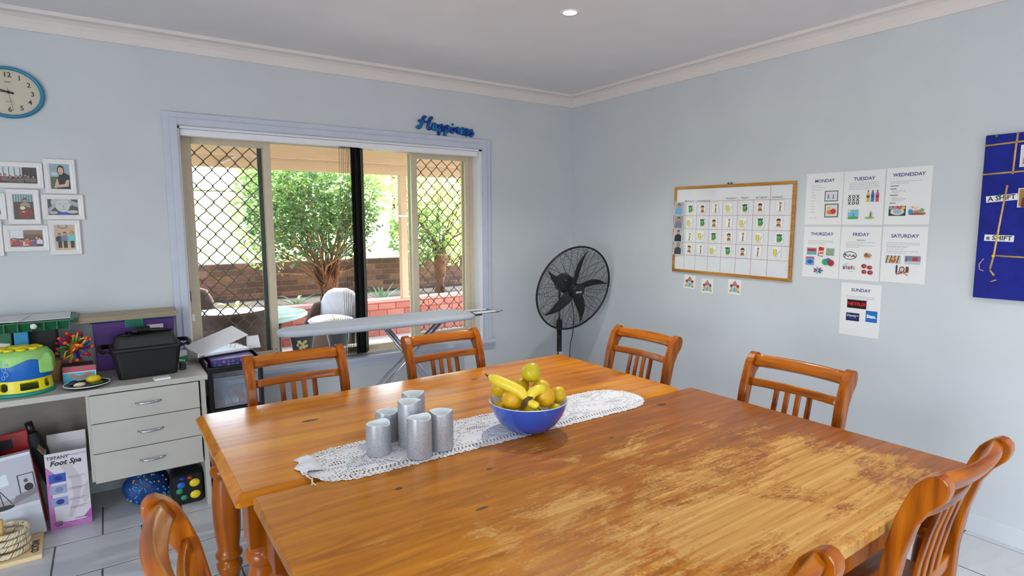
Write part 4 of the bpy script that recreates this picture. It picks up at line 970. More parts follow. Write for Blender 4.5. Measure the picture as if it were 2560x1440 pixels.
def sh_wed(A):
    A.txt('WEDNESDAY', 0, .112, .025, NV, bold=.0006)
    para(A, -.085, .06, .078, 2, seed=21)
    for k, v in enumerate((.055, .040, .006, -.036)): A.rect(-.085, -.045-.01*(k % 2), v-.002, v+.002, (104, 98, 104))
    for k, v in enumerate((.028, .020, -.006, -.014, -.022)): para(A, -.075, .04-.02*(k % 3), v, 1, seed=30+k)
    A.rect(-.086, -.004, -.104, -.052, (60, 60, 66)); A.disc(-.044, -.082, .034, .018, (222, 226, 210)); A.disc(-.044, -.082, .022, .011, (150, 196, 206))
    for u, c in ((-.075, (120, 196, 130)), (-.055, (232, 120, 160)), (-.034, (226, 90, 80)), (-.016, (232, 196, 90))): A.disc(u, -.062, .010, .009, c)
    A.rect(.012, .080, -.100, -.088, (150, 90, 80)); A.disc(.02, -.083, .012, .013, (60, 150, 200)); A.rect(.034, .062, -.090, -.076, (206, 130, 100)); A.disc(.045, -.064, .008, .007, (240, 224, 110)); A.disc(.072, -.076, .010, .010, (120, 180, 130)); A.disc(.082, -.093, .008, .006, (216, 90, 90)); A.disc(.028, -.06, .007, .006, (230, 170, 200))
def sh_thu(A):
    A.txt('THURSDAY', 0, .108, .026, NV, bold=.0006); para(A, -.08, .07, .068, 3, seed=41)
    A.rect(-.085, -.026, -.016, .026, (206, 120, 130)); A.rect(-.085, -.026, -.016, .002, (110, 180, 180)); A.rect(-.08, -.032, .006, .018, (150, 60, 90))
    A.poly([(-.018, -.022), (.012, -.026), (.018, .028), (-.012, .034)], (200, 34, 34)); A.txt('UNO', .0, .004, .016, (250, 240, 220), bold=.0008, rot=.1); A.rect(-.012, .012, -.02, -.008, (240, 230, 220))
    A.rect(.030, .078, -.018, .026, (150, 190, 160)); [A.rect(.034+.01*i, .039+.01*i, -.014+.009*j, -.009+.009*j, ((190, 90, 110), (90, 130, 190), (210, 180, 90))[(i+j) % 3]) for i in range(4) for j in range(4)]
    A.rect(-.088, -.038, -.078, -.028, (110, 170, 214)); A.disc(-.06, -.058, .018, .012, (60, 90, 180)); A.rect(-.088, -.038, -.038, -.028, (200, 90, 130))
    A.disc(.03, -.056, .020, .019, (60, 170, 110)); A.disc(.047, -.045, .014, .013, (50, 120, 190)); A.disc(.062, -.060, .019, .019, (176, 40, 60))
    for i in range(7): a = i*.9; A.line((-.01+.006*math.cos(a), -.108+.004*math.sin(a)), (-.01+.028*math.cos(a), -.108+.02*math.sin(a)), .008, ((60, 90, 160), (190, 60, 70), (120, 190, 200))[i % 3])
def sh_fri(A):
    A.txt('FRIDAY', 0, .108, .026, NV, bold=.0006); A.rect(-.02, .022, .074, .079, TXT); para(A, -.075, .075, .064, 2, seed=51); para(A, -.075, .075, .046, 2, seed=52)
    A.ring(-.052, -.012, .038, .024, .004, (70, 64, 80)); [A.line((-.082+.010*i, -.020+.014*(i % 2)), (-.072+.010*i, -.020+.014*((i+1) % 2)), .004, ((40, 44, 70), (90, 70, 90))[i % 2]) for i in range(6)]; A.disc(-.080, -.004, .007, .006, (60, 100, 170)); A.disc(-.028, -.016, .006, .006, (180, 80, 70))
    A.disc(.042, -.010, .022, .018, (226, 200, 176)); A.disc(.036, -.006, .011, .012, (140, 104, 56)); A.disc(.047, -.013, .010, .006, (196, 96, 84)); A.line((.05, -.002), (.064, -.006), .004, (120, 90, 60))
    for i, c in enumerate(((70, 110, 170), (206, 150, 90), (190, 80, 90), (90, 150, 190), (220, 170, 100))): A.rect(-.086+i*.014, -.076+i*.014, -.092+.004*(i % 2), -.074+.004*(i % 2), c)
    A.line((-.086, -.07), (-.06, -.056), .003, (120, 190, 220)); A.line((-.05, -.1), (-.03, -.104), .003, (120, 190, 220))
    for u, v, r in ((.028, -.068, .014), (.058, -.074, .013), (.030, -.100, .013), (.062, -.102, .014)): A.disc(u, v, r, r*.85, (150, 34, 30)); A.disc(u+.002, v+.001, r*.55, r*.4, (206, 110, 90))
def sh_sat(A):
    A.txt('SATURDAY', 0, .100, .026, NV, bold=.0006); para(A, -.085, .075, .064, 3, seed=61); para(A, -.085, .045, .040, 1, seed=62); para(A, -.085, .08, .030, 1, seed=63); para(A, -.085, .07, .018, 2, seed=64)
    A.rect(-.086, -.012, -.048, -.004, (206, 196, 180)); [A.line((-.084+.018*i, -.046), (-.074+.018*i, -.006), .005, (90, 70, 60)) for i in range(4)]; A.disc(-.048, -.028, .014, .016, (190, 110, 60)); A.disc(-.048, -.022, .008, .006, (226, 180, 110))
    A.rect(.008, .082, -.048, -.004, (130, 140, 164)); A.rect(.008, .082, -.048, -.032, (200, 206, 216)); A.rect(.044, .070, -.032, -.010, (190, 60, 70)); A.rect(.014, .018, -.036, -.016, (60, 60, 70))
    A.disc(-.002, -.078, .013, .016, (60, 50, 54)); A.disc(-.002, -.078, .009, .011, (216, 210, 216)); A.rect(-.032, -.024, -.098, -.056, (64, 50, 50)); A.rect(.016, .030, -.094, -.062, (120, 70, 50)); A.line((-.03, -.104), (.03, -.088), .006, (150, 70, 60)); A.line((.028, -.108), (.0, -.092), .006, (206, 150, 90)); A.disc(-.012, -.09, .008, .005, (216, 120, 110))
def sh_sun(A):
    A.txt('SUNDAY', 0, .112, .026, NV, bold=.0006); para(A, -.075, .075, .076, 3, seed=71)
    A.rect(-.070, .034, .008, .056, (18, 16, 18)); A.txt('NETFLIX', -.018, .032, .026, (214, 24, 34), bold=.0012)
    A.rect(-.072, .0, -.066, -.020, (22, 34, 84)); A.txt('Disney+', -.036, -.036, .019, (220, 232, 250), bold=.0004, shear=.15); A.line((-.058, -.052), (-.014, -.052), .0016, (120, 150, 210))
    A.rect(.034, .094, -.062, .002, (24, 112, 196)); A.txt('Stan.', .064, -.030, .026, (245, 250, 255), bold=.0012)
def sheet(day, y0, z0, art, lb, rz=0.0):
    flat_card('activity_sheet', lb, 'poster', (-.0005, y0-.108, z0+.1515), .2155, .302, lambda A, w, h: art(A), 'laminated weekday activity sheets', rz, thick=.0005, coat=.8)
sheet('M', -2.161, 1.541, sh_mon, 'laminated MONDAY activity sheet with two framed pictures')
sheet('T', -2.380, 1.540, sh_tue, 'laminated TUESDAY activity sheet with noughts and crosses and coloured bottles')
sheet('W', -2.601, 1.541, sh_wed, 'laminated WEDNESDAY activity sheet with a recipe list and craft photos')
sheet('Th', -2.162, 1.226, sh_thu, 'laminated THURSDAY activity sheet with board and card games')
sheet('F', -2.380, 1.226, sh_fri, 'laminated FRIDAY activity sheet with an oval logo and red food pictures')
sheet('S', -2.601, 1.229, sh_sat, 'laminated SATURDAY activity sheet with two photos and make-up')
sheet('Su', -2.399, .906, sh_sun, 'laminated SUNDAY activity sheet with streaming service logos')
# blue felt pin board
felt = mat('royal_blue_felt', (22, 34, 134), rough=.95, var=.2, scale=14, bump=.2, bscale=120)
pbd = thing('pin_board', 'royal blue felt pin board laced with gold ribbon', 'notice board', (-.003, -3.42, 1.575))
b = MB(); b.box(-.022, 0, -.39, .388, -.387, .388); b.build('felt_panel', felt, pbd, bevel=.004)
rib = mat('gold_ribbon', (206, 166, 112), rough=.35, metal=.2, var=.15, scale=60)
def ribbon(pts, w=.009):
    b = MB(); rg = [[(-.0228-.0004*(i % 2), p[0]-w*.5*nrm[0], p[1]-w*.5*nrm[1]) for p in [q]] for i, q in enumerate(pts) for nrm in [(0, 0)]]
    b.tube([(-.0235, p[0], p[1]) for p in pts], w*.5, n=6, flat=.3, up=(1, 0, 0)); b.build('ribbon', rib, pbd)
ribbon([(.388, .34), (.2, .348), (0, .355), (-.38, .37)]); ribbon([(.388, .205), (.2, .212), (-.38, .225)]); ribbon([(.268, .386), (.272, .3), (.274, .2)]); ribbon([(.29, .15), (.304, .0), (.318, -.18), (.328, -.245)]); ribbon([(.318, -.18), (.0, -.19), (-.38, -.2)]); ribbon([(.355, -.195), (.372, -.225), (.368, -.25), (.352, -.255)], .004); ribbon([(.328, -.25), (.31, -.275)], .009); ribbon([(.322, -.305), (.30, -.295)], .006)
def art_sh(tx):
    def f(A, w, h): A.txt(tx, 0, 0, .030, (52, 48, 62), bold=.0008)
    return f
flat_card('name_strip', 'white A SHIFT paper strip pinned on the blue felt board', 'label', (-.0255, -3.113, 1.666), .118, .030, art_sh('A SHIFT'), 'shift strips on the blue board', -.09)
flat_card('name_strip', 'white e SHIFT paper strip pinned lower on the blue felt board', 'label', (-.0255, -3.116, 1.478), .112, .030, art_sh('e SHIFT'), 'shift strips on the blue board', .03)
def art_pp(hair, shirt, bgc):
    def f(A, w, h): A.rect(-w/2+.004, w/2-.004, -h/2+.004, h/2-.004, bgc); person_art(A, 0, .01, w*.7, hair, shirt)
    return f
flat_card('pinned_portrait', 'small staff portrait on a pale ground near the upper ribbon of the blue board', 'photo', (-.0255, -3.205, 1.855), .075, .10, art_pp((90, 60, 40), (196, 110, 80), (226, 222, 214)), 'staff portraits on the blue board')
flat_card('pinned_portrait', 'small staff portrait in dark maroon beside the A SHIFT strip', 'photo', (-.0255, -3.215, 1.665), .085, .088, art_pp((40, 30, 26), (110, 40, 46), (170, 130, 60)), 'staff portraits on the blue board')
pin_m = {'green': mat('green_pin', (20, 120, 70), rough=.3), 'yellow': mat('yellow_pin', (230, 210, 40), rough=.3)}
for c, y, z, lb in (('green', -3.075, 1.955, 'green push pin at the top edge of the blue board'), ('green', -3.106, 1.678, 'green push pin holding the A SHIFT strip'), ('yellow', -3.115, 1.487, 'yellow push pin holding the e SHIFT strip'), ('yellow', -3.102, 1.393, 'yellow push pin at the low ribbon crossing'), ('yellow', -3.200, 1.700, 'yellow push pin on the maroon staff portrait')):
    b = MB(); b.cyl((-.022, 0, 0), (-.030, 0, 0), .003, n=8); b.ell((-.032, 0, 0), (.004, .007, .007), 10, 6); tag(b.build('push_pin', pin_m[c], loc=(0, y, z)), lb, 'push pin', 'push pins on the blue board')
# ============================================================ STANDING FAN
fk = mat('fan_black', (14, 14, 16), rough=.35, var=.1); fcol = mat('fan_black_satin', (22, 22, 25), rough=.5)
fan = thing('pedestal_fan', 'large black caged pedestal fan standing in the room corner', 'fan', (-.415, -.33, 0))
b = MB(); b.lathe([(0, 0), (.20, 0), (.20, .012), (.17, .022), (.05, .032), (.035, .06), (0, .06)], 36); b.build('base', fk, fan)
b = MB(); b.cyl((0, 0, .03), (0, 0, .70), .021, n=20); b.build('lower_pole', fk, fan)
b = MB(); b.lathe([(.021, .66), (.026, .665), (.027, .735), (.021, .75), (.010, .752)], 20); b.build('height_collar', fcol, fan)
b = MB(); b.cyl((0, 0, .74), (0, 0, 1.02), .009, n=12); b.build('upper_rod', mat('steel_rod', (120, 112, 110), rough=.3, metal=.8), fan)
b = MB(); b.cyl((-.0213, -.001, .462), (-.0213, -.001, .478), .004, n=8); b.box(-.0215, .0215, -.0216, -.0206, .455, .480); b.build('warning_label', mat('grey_label', (190, 190, 192), rough=.5), fan)
nv = Vector((-.08, -.93, -.24)).normalized(); Rm = nv.to_track_quat('Z', 'Y').to_matrix().to_4x4(); Mh = Matrix.Translation((-.015, -.20, 1.03)) @ Rm
R0 = .352
def guard(name, sgn, depth, nrib):
    b = MB(); zf = lambda r: sgn*depth*(1-(r/R0)**2.2)
    k = .075
    while k < R0-.004:
        b.tube([(k*math.cos(2*PI*i/56), k*math.sin(2*PI*i/56), zf(k)) for i in range(56)], .00125, n=4, loop=True, sm=False); k += .0108
    for i in range(nrib):
        for s in (-1, 1):
            a0 = 2*PI*i/nrib; pts = []
            for j in range(9):
                t = j/8; r = .07+(R0-.07)*t; a = a0 + s*(.05+.12*math.sin(PI*t)); pts.append((r*math.cos(a), r*math.sin(a), zf(r)+sgn*.001))
            b.tube(pts, .0017, n=4, sm=False)
    o = b.build(name, fcol, fan, fix=False); o.matrix_local = Mh; return stuff(o)
guard('front_guard', 1, .065, 12); guard('rear_guard', -1, .075, 10)
def fpart(name, b, m=fk): o = b.build(name, m, fan); o.matrix_local = Mh; return o
b = MB(); b.tube([(R0*math.cos(2*PI*i/64), R0*math.sin(2*PI*i/64), 0) for i in range(64)], .0075, n=8, loop=True); fpart('guard_rim', b)
b = MB(); b.lathe([(0, .072), (.045, .070), (.060, .066), (.064, .058), (.058, .056), (0, .056)], 28); fpart('badge_plate', b)
A = Art(); A.w = .0725; A.rect(-.030, -.001, -.012, .004, (176, 184, 192)); A.w -= A.st; A.rect(.002, .028, -.011, .005, (168, 172, 186)); o = A.put('badge_print', fan); o.matrix_local = Mh @ Matrix.Rotation(0, 4, 'Z')
b = MB(); b.lathe([(0, .038), (.035, .036), (.05, .02), (.05, -.03), (0, -.03)], 24); fpart('hub', b)
b = MB(); b.lathe([(0, -.05), (.05, -.05), (.075, -.08), (.078, -.17), (.06, -.20), (0, -.205)], 24); fpart('motor_housing', b)
for i in range(5):
    b = MB(); a0 = 2*PI*i/5 + .30; rg = []
    for j in range(10):
        t = j/9; r = .035 + .285*t; w = .034*math.sin(PI*min(1, .22+.85*t))**.8 + .004*(1-t) + .005; sw = -.22*t*t; tw = .55 - .3*t
        c = Vector((r*math.cos(a0+sw), r*math.sin(a0+sw), 0)); sd = Vector((-math.sin(a0+sw), math.cos(a0+sw), 0))
        p1 = c - sd*w*math.cos(tw) - Vector((0, 0, w*math.sin(tw))); p2 = c + sd*w*math.cos(tw) + Vector((0, 0, w*math.sin(tw)))
        rg.append([p1, p2, p2 + Vector((0, 0, .002)), p1 + Vector((0, 0, .002))])
    b.loft(rg, sm=False); fpart('blade', b)
b = MB(); b.tube([(.02, -.11, .99), (.05, -.13, .8), (.06, -.10, .62), (.07, -.06, .55), (.10, -.02, .44), (.14, .02, .22), (.20, .08, .06), (.30, .16, .02)], .0035, n=8); b.build('power_cable', fk, fan)

# ============================================================ IRONING BOARD
ib = thing('ironing_board', 'grey covered ironing board standing open along the window', 'ironing board', (-2.0, -.35, 0))
cov = mat('grey_ironing_cover', (186, 192, 202), rough=.75, var=.06, scale=9, bump=.25, bscale=24); steel = mat('chromed_tube', (196, 200, 212), rough=.22, metal=.9, var=.03)
out = []
for i in range(13):   # rounded tip on the window-left side
    a = PI/2 + PI*i/12; out.append((-.50 + .19*math.cos(a)*1.0, .115*math.sin(a)))
top_edge = [(-.36, .135), (-.1, .168), (.2, .175), (.60, .172), (.655, .15), (.67, .09)]
pts = [(-.50+(-.175)*math.sin(PI*i/12), .105*math.cos(PI*i/12)) for i in range(13)]
half = [(p[0], p[1]) for p in pts]
outline = [(.67, .09), (.655, .15), (.60, .172), (.2, .175), (-.1, .168), (-.36, .138)] + half + [(-.36, -.138), (-.1, -.168), (.2, -.175), (.60, -.172), (.655, -.15), (.67, -.09)]
def ring(k, z, wob=0.0): return [(x*(1 if k == 1 else 1)-(0 if k == 1 else .012*(1 if x > 0 else -1)), y*k, z + wob*math.sin(i*2.3)) for i, (x, y) in enumerate(outline)]
b = MB(); b.loft([ring(.92, .868), ring(1, .876, .002), ring(1, .898, .002), ring(.94, .910)], sm=True); b.build('padded_board', cov, ib)
for nm, (xa, za), (xb, zb), dy in (('leg', (.02, .87), (.66, .03), .06), ('leg', (.47, .87), (-.50, .03), -.0)):
    for s in ((-1, 1) if nm else ()):
        y = s*(.085 if dy else .055)
        b = MB(); b.cyl((xa, y*.5, za), (xb, y, zb), .0105, n=10); b.build('leg_tube', steel, ib)
    b = MB(); b.cyl((xb, -.2, .016), (xb, .2, .016), .0125, n=10); f = b.build('foot_bar', steel, ib)
    for s in (-1, 1):
        c = MB(); c.cyl((xb, s*.19, .016), (xb, s*.215, .016), .0155, n=12); c.build('rubber_cap', fk, f)
b = MB(); b.box(.10, .20, -.03, .03, .848, .868); b.build('height_lever', mat('red_plastic', (170, 30, 40), rough=.4), ib, bevel=.004)
rest = [(.66, -.10), (.90, -.085), (.905, .06), (.86, .11), (.66, .10)]
b = MB(); b.tube([(x, y, .893) for x, y in rest], .0045, n=8)
for y in (-.05, 0, .05): b.tube([(.66, y, .889), (.90, y*.9, .890)], .003, n=6)
b.tube([(.90, -.06, .892), (.96, -.05, .893), (.965, .0, .880), (.90, .01, .888)], .003, n=6); b.build('iron_rest', steel, ib)
b = MB(); b.box(.70, .88, -.085, -.045, .894, .902); b.box(.70, .88, .045, .08, .894, .902); b.build('rest_pad', white_m, ib, bevel=.003)
b = MB(); b.box(.70, .80, -.02, .06, .866, .884); b.build('rest_bracket', fk, ib, bevel=.003)

# ============================================================ LACE RUNNER, CANDLES, FRUIT BOWL
lace = mat('white_lace_cotton', (222, 222, 224), rough=.85, var=.03, scale=60)
def runner():
    b = MB(); L0, L1, yc0, hw = -3.035, -1.525, -2.215, .152; cs = .0050
    nx = int((L1-L0)/cs); ny = int(2*(hw+.012)/cs); idx = {}
    def inside(x, y):
        t = (x-L0)/(L1-L0); e = 1.0
        u = min(x-L0, L1-x)
        if u < .17: e = math.sqrt(max(0, 1-((.17-u)/.17)**2))
        sc_ = .006*abs(math.sin(x*95)) + .006
        return abs(y) < (hw-.012)*e + sc_*(1 if e > .1 else 0)
    def hole(x, y, i, j):
        u = min(x-L0, L1-x); e = math.sqrt(max(.0001, 1-((.17-u)/.17)**2)) if u < .17 else 1
        r = abs(y)/((hw)*e)
        if r > .88: return (i % 3 == 0 and j % 2 == 0)
        if .76 < r < .80: return i % 3 == 0
        if .70 < r < .735: return i % 3 == 1
        a = math.sin(x*21+1.3*math.sin(y*30)) + math.cos(y*52+math.sin(x*14)*1.6)
        if .25 < a < .85: return (i % 2 == 0 and j % 2 == 0)
        if -.35 < a < -.12: return (i+j) % 3 == 0
        if -1.1 < a < -.85: return (i % 3 == 0 and j % 2 == 0)
        if a > 1.55: return (i % 2 == 0 and j % 3 != 0)
        return False
    def vid(i, j):
        k = (i, j)
        if k not in idx:
            x = L0+i*cs; y = -hw-.012+j*cs; yw = yc0+y - .012*(x-L0-.75)
            z = T1Z+.0020
            if yw < -2.285: z = T2Z+.0020
            elif yw < -2.270: z = T2Z+.0020 + (T1Z-T2Z)*(yw+2.285)/.015
            z += .0009*math.sin(x*60+y*40)*math.sin(y*90)
            if x < L0+.05: z += .010*(1-(x-L0)/.05)*(1+math.sin(y*60))*.6
            idx[k] = len(b.v); b.v.append((x, yw, z))
        return idx[k]
    for i in range(nx):
        for j in range(ny):
            x = L0+(i+.5)*cs; y = -hw-.012+(j+.5)*cs
            if not inside(x, y) or hole(x, y, i, j): continue
            b.f.append([vid(i, j), vid(i+1, j), vid(i+1, j+1), vid(i, j+1)]); b.mi.append(0); b.c.append(None); b.sm.append(True)
    o = b.build('lace_runner', lace, fix=False)
    md = o.modifiers.new('thick', 'SOLIDIFY'); md.thickness = .0008; md.offset = 1
    tag(o, 'white lace table runner with scalloped edge across the table seam', 'table runner')
    # gathered, folded-over end with a loose thread
    c = MB(); rg = []
    for i in range(9):
        t = i/8; y = -2.10 - .14*t; rg.append([(-3.025 + .014*math.sin(t*9) - .006, y, T1Z+.003), (-3.012 + .012*math.sin(t*9+1), y, T1Z+.010+.006*math.sin(t*14)), (-2.99 + .012*math.sin(t*7), y, T1Z+.012+.004*math.sin(t*11+1)), (-2.965, y, T1Z+.004)])
    c.loft(rg, caps=False, closed=False); e = c.build('folded_end', lace, o, fix=False); md = e.modifiers.new('thick', 'SOLIDIFY'); md.thickness = .001
    c = MB(); c.tube([(-3.02, -2.235, T1Z+.006), (-3.03, -2.262, T1Z+.008), (-3.018, -2.285, T2Z+.004), (-3.03, -2.32, T2Z+.004)], .002, n=6); c.tube([(-3.02, -2.235, T1Z+.006), (-3.012, -2.268, T1Z+.007), (-3.024, -2.295, T2Z+.004), (-3.022, -2.33, T2Z+.004)], .0015, n=6); c.build('loose_thread', lace, o)
runner()
gl = bpy.data.materials.new('silver_glitter_wax'); gl.use_nodes = True
q = gl.node_tree.nodes; ql = gl.node_tree.links; qb = q['Principled BSDF']; tcn = q.new('ShaderNodeTexCoord'); vo = q.new('ShaderNodeTexVoronoi'); vo.inputs['Scale'].default_value = 420; ql.new(tcn.outputs['Object'], vo.inputs['Vector'])
cr = q.new('ShaderNodeValToRGB'); cr.color_ramp.elements[0].color = lin((150, 154, 162)); cr.color_ramp.elements[1].color = lin((196, 196, 200)); ql.new(vo.outputs['Color'], cr.inputs[0]); ql.new(cr.outputs[0], qb.inputs['Base Color'])
qb.inputs['Metallic'].default_value = .35; qb.inputs['Roughness'].default_value = .38
nm_ = q.new('ShaderNodeBump'); nm_.inputs['Strength'].default_value = .5; nm_.inputs['Distance'].default_value = .002; ql.new(vo.outputs['Color'], nm_.inputs['Height']); ql.new(nm_.outputs[0], qb.inputs['Normal'])
waxm = mat('white_wax', (226, 232, 234), rough=.5, var=.03, sss=.2)
def candle(x, y, h, label, ph, r=.0428):
    z0 = T1Z+.0034
    t = thing('pillar_candle', label, 'candle', (x, y, z0), group='silver glitter pillar candles on the runner'); n_ = 40
    wav = lambda a, k=1: .0035*math.sin(2*a+ph)*k + .0018*math.sin(3*a+1.7*ph)*k
    def rg(r_, z, w): return [(r_*math.cos(2*PI*i/n_), r_*math.sin(2*PI*i/n_), z + wav(2*PI*i/n_)*w) for i in range(n_)]
    b = MB(); b.loft([rg(r*.97, 0, 0), rg(r, .004, 0), rg(r, h*.5, 0), rg(r*.985, h-.006, 1), rg(r*.95, h, 1)], caps=False); b.build('glitter_body', gl, t, fix=False)
    b = MB(); b.loft([rg(r*.95, h, 1), rg(r*.90, h+.001, 1), rg(r*.86, h-.004, 1), rg(r*.82, h-.022, .3), rg(r*.5, h-.025, 0), rg(.002, h-.025, 0)], caps=False); b.build('hollow_top', waxm, t, fix=False)
    b = MB(); b.cyl((0, 0, h-.026), (0, 0, h-.018), .003, n=8); b.build('wick', waxm, t)
candle(-2.768, -2.205, .107, 'short silver glitter candle at the folded end of the runner', .4)
candle(-2.690, -2.098, .107, 'short silver glitter candle standing just behind the other short one', 1.6)
candle(-2.592, -2.115, .163, 'tall silver glitter candle at the back of the candle group', 2.2)
candle(-2.645, -2.198, .163, 'tall silver glitter candle in the middle of the candle group', 3.0)
candle(-2.662, -2.308, .136, 'medium silver glitter candle on the seam side of the group', .9)
candle(-2.567, -2.288, .134, 'medium silver glitter candle nearest the fruit bowl', 2.7)
blue = mat('glossy_blue_enamel', (42, 82, 186), rough=.16, var=.04, scale=8, coat=.6); inner = mat('pale_bowl_inside', (206, 206, 200), rough=.3, var=.03)
BX, BY, BZ0 = -2.205, -2.318, T1Z+.0042
bowl_t = thing('fruit_bowl', 'glossy cobalt blue bowl piled with fruit on the lace runner', 'bowl', (BX, BY, BZ0))
prof = [(r_*1.07, z_*1.05) for r_, z_ in [(0, 0), (.055, 0), (.062, .002), (.085, .014), (.108, .036), (.126, .064), (.137, .092), (.142, .112)]]
b = MB(); b.lathe(prof, 48); b.build('outer_shell', blue, bowl_t)
b = MB(); b.lathe([(r_*1.07, z_*1.05) for r_, z_ in [(.142, .112), (.1405, .1145), (.138, .1125), (.132, .090), (.120, .062), (.102, .036), (.08, .017), (0, .010)]], 48); b.build('inner_shell', inner, bowl_t)
def fruit_mat(name, c1, c2):
    m = mat(name, c1, rough=.38, var=.1, scale=26, bump=.12, bscale=220, sss=.05); return m
lem = fruit_mat('lemon_skin', (216, 176, 6), None); lem2 = fruit_mat('greenish_lemon_skin', (196, 180, 16), None); lem3 = fruit_mat('orange_lemon_skin', (218, 164, 6), None)
stemm = mat('fruit_stem_scar', (92, 84, 34), rough=.8)
rv, fv = Vector((.8208, -.5712, 0)), Vector((.571, .8208, 0))
def lemon(a, d, z, r, m, label, rot, elong=1.18):
    r = r*1.02
    p = Vector((BX, BY, 0)) + rv*a + fv*d
    t = thing('lemon', label, 'lemon', (p.x, p.y, z), rot, 'lemons in the blue bowl')
    b = MB(); n_ = 20; prof = []
    for i in range(13):
        th = PI*i/12; k = 1 + (.10*max(0, -math.cos(th)-.82)/.18 if math.cos(th) < -.82 else 0)
        prof.append((r*math.sin(th)*(.96+.04*math.sin(th)), -r*elong*math.cos(th)*k*.96))
    b.lathe(prof, n_); b.build('skin', m, t)
    b = MB(); b.lathe([(0, r*elong*.968), (.0035, r*elong*.962), (.004, r*elong*.945)], 8); b.build('stem_scar', stemm, t)
LEM = [
    (.013, .030, .975, .037, lem2, 'round greenish-yellow lemon on the very top of the pile', (.3, .2, 0), 1.03),
    (-.110, .035, .918, .034, lem, 'lemon with a dark stem spot at the banana tip side of the bowl', (1.2, 0, -.6), 1.12),
    (-.068, -.040, .893, .041, lem3, 'large orange-yellow lemon leaning over the rim under the banana', (1.3, .2, .9), 1.10),
    (-.108, -.022, .861, .025, lem, 'small lemon squeezed below the large one at the rim', (1.5, 0, 2.4), 1.12),
    (.014, -.082, .857, .034, lem2, 'yellow lemon low at the middle of the rim under the banana stalk', (.6, .3, 1.0), 1.05),
    (.078, -.040, .890, .038, lem3, 'bumpy yellow lemon on the rim away from the banana stalk', (.5, -.5, 0), 1.06),
    (.058, .030, .920, .034, lem, 'yellow lemon resting behind the bumpy one', (1.1, 0, .3), 1.12),
    (.106, .020, .900, .031, lem, 'pale yellow lemon at the far rim beside the runner tip', (.2, .6, 0), 1.1),
    (.108, -.050, .862, .024, lem2, 'small greenish lemon half hidden low at the rim', (.9, .2, 0), 1.08),
    (-.030, .045, .925, .034, lem, 'lemon mostly hidden behind the banana', (.3, .9, 0), 1.1),
    (.0, .0, .845, .040, lem, 'lemon buried in the centre of the bowl', (.1, .9, 0), 1.05),
]
# let the pile settle: push fruit apart and keep it inside the bowl
pos = [Vector((L_[0], L_[1], L_[2])) for L_ in LEM]
rads = [L_[3]*(1+(((L_[7] if len(L_) > 7 else 1.12)-1)*.55))*1.0 for L_ in LEM]
hc = BZ0+.142
for it in range(240):
    for i in range(len(pos)):
        for j in range(i):
            dv = pos[i]-pos[j]; gap = rads[i]+rads[j]-dv.length
            if gap > 0: n_ = dv.normalized(); pos[i] += n_*gap*.5; pos[j] -= n_*gap*.5
        c = Vector((0, 0, hc)); dv = pos[i]-c
        if pos[i].z < hc and dv.length > .147-rads[i]: pos[i] = c + dv.normalized()*(.147-rads[i])
for p_, L_ in zip(pos, LEM): lemon(p_.x, p_.y, p_.z, *L_[3:])
ban = thing('banana_bunch', 'small bunch of yellow bananas laid across the fruit', 'bananas', (BX, BY, BZ0))
yb = mat('banana_skin', (236, 208, 52), rough=.42, var=.07, scale=14, sss=.05); brn = mat('banana_stalk', (84, 62, 36), rough=.8, var=.3)
def banana(pts, r):
    P_ = [Vector((BX, BY, 0)) + rv*a + fv*d + Vector((0, 0, z)) - Vector((BX, BY, BZ0)) for a, d, z in pts]
    q = []
    for i in range(len(P_)-1):
        p0 = P_[max(i-1, 0)]; p1 = P_[i]; p2 = P_[i+1]; p3 = P_[min(i+2, len(P_)-1)]
        for k in range(5): t = k/5; q.append(.5*((2*p1)+(p2-p0)*t+(2*p0-5*p1+4*p2-p3)*t*t+(3*p1-p0-3*p2+p3)*t*t*t))
    q.append(P_[-1]); m = len(q); rr = [r*min(1, .35+3.2*min(i/(m-1), 1-i/(m-1)))**.7 for i in range(m)]
    b = MB(); b.tube(q, rr, n=7); o = b.build('banana', yb, ban)
    d = (q[0]-q[1]).normalized(); c = MB(); c.tube([q[0]-d*.004, q[0]+d*.010, q[0]+d*.022+Vector((0, 0, .004))], [rr[0]*.9, rr[0]*.4, .0012], n=6); c.build('blossom_tip', brn, o)
banana([(-.150, -.010, .978), (-.115, -.035, .968), (-.075, -.055, .956), (-.035, -.070, .938), (-.008, -.088, .912)], .0215)
banana([(.060, -.050, .932), (.040, -.066, .944), (.015, -.080, .936), (-.004, -.090, .913)], .0195)
banana([(.030, -.112, .890), (.022, -.110, .898), (.008, -.102, .902), (-.006, -.094, .908)], .015)
b = MB(); b.tube([Vector((BX, BY, 0)) + rv*a + fv*d + Vector((0, 0, z)) - Vector((BX, BY, BZ0)) for a, d, z in ((-.024, -.112, .896), (-.014, -.100, .906), (.002, -.098, .920), (.012, -.094, .926))], [.010, .0125, .010, .006], n=8); b.build('stalk', brn, ban)
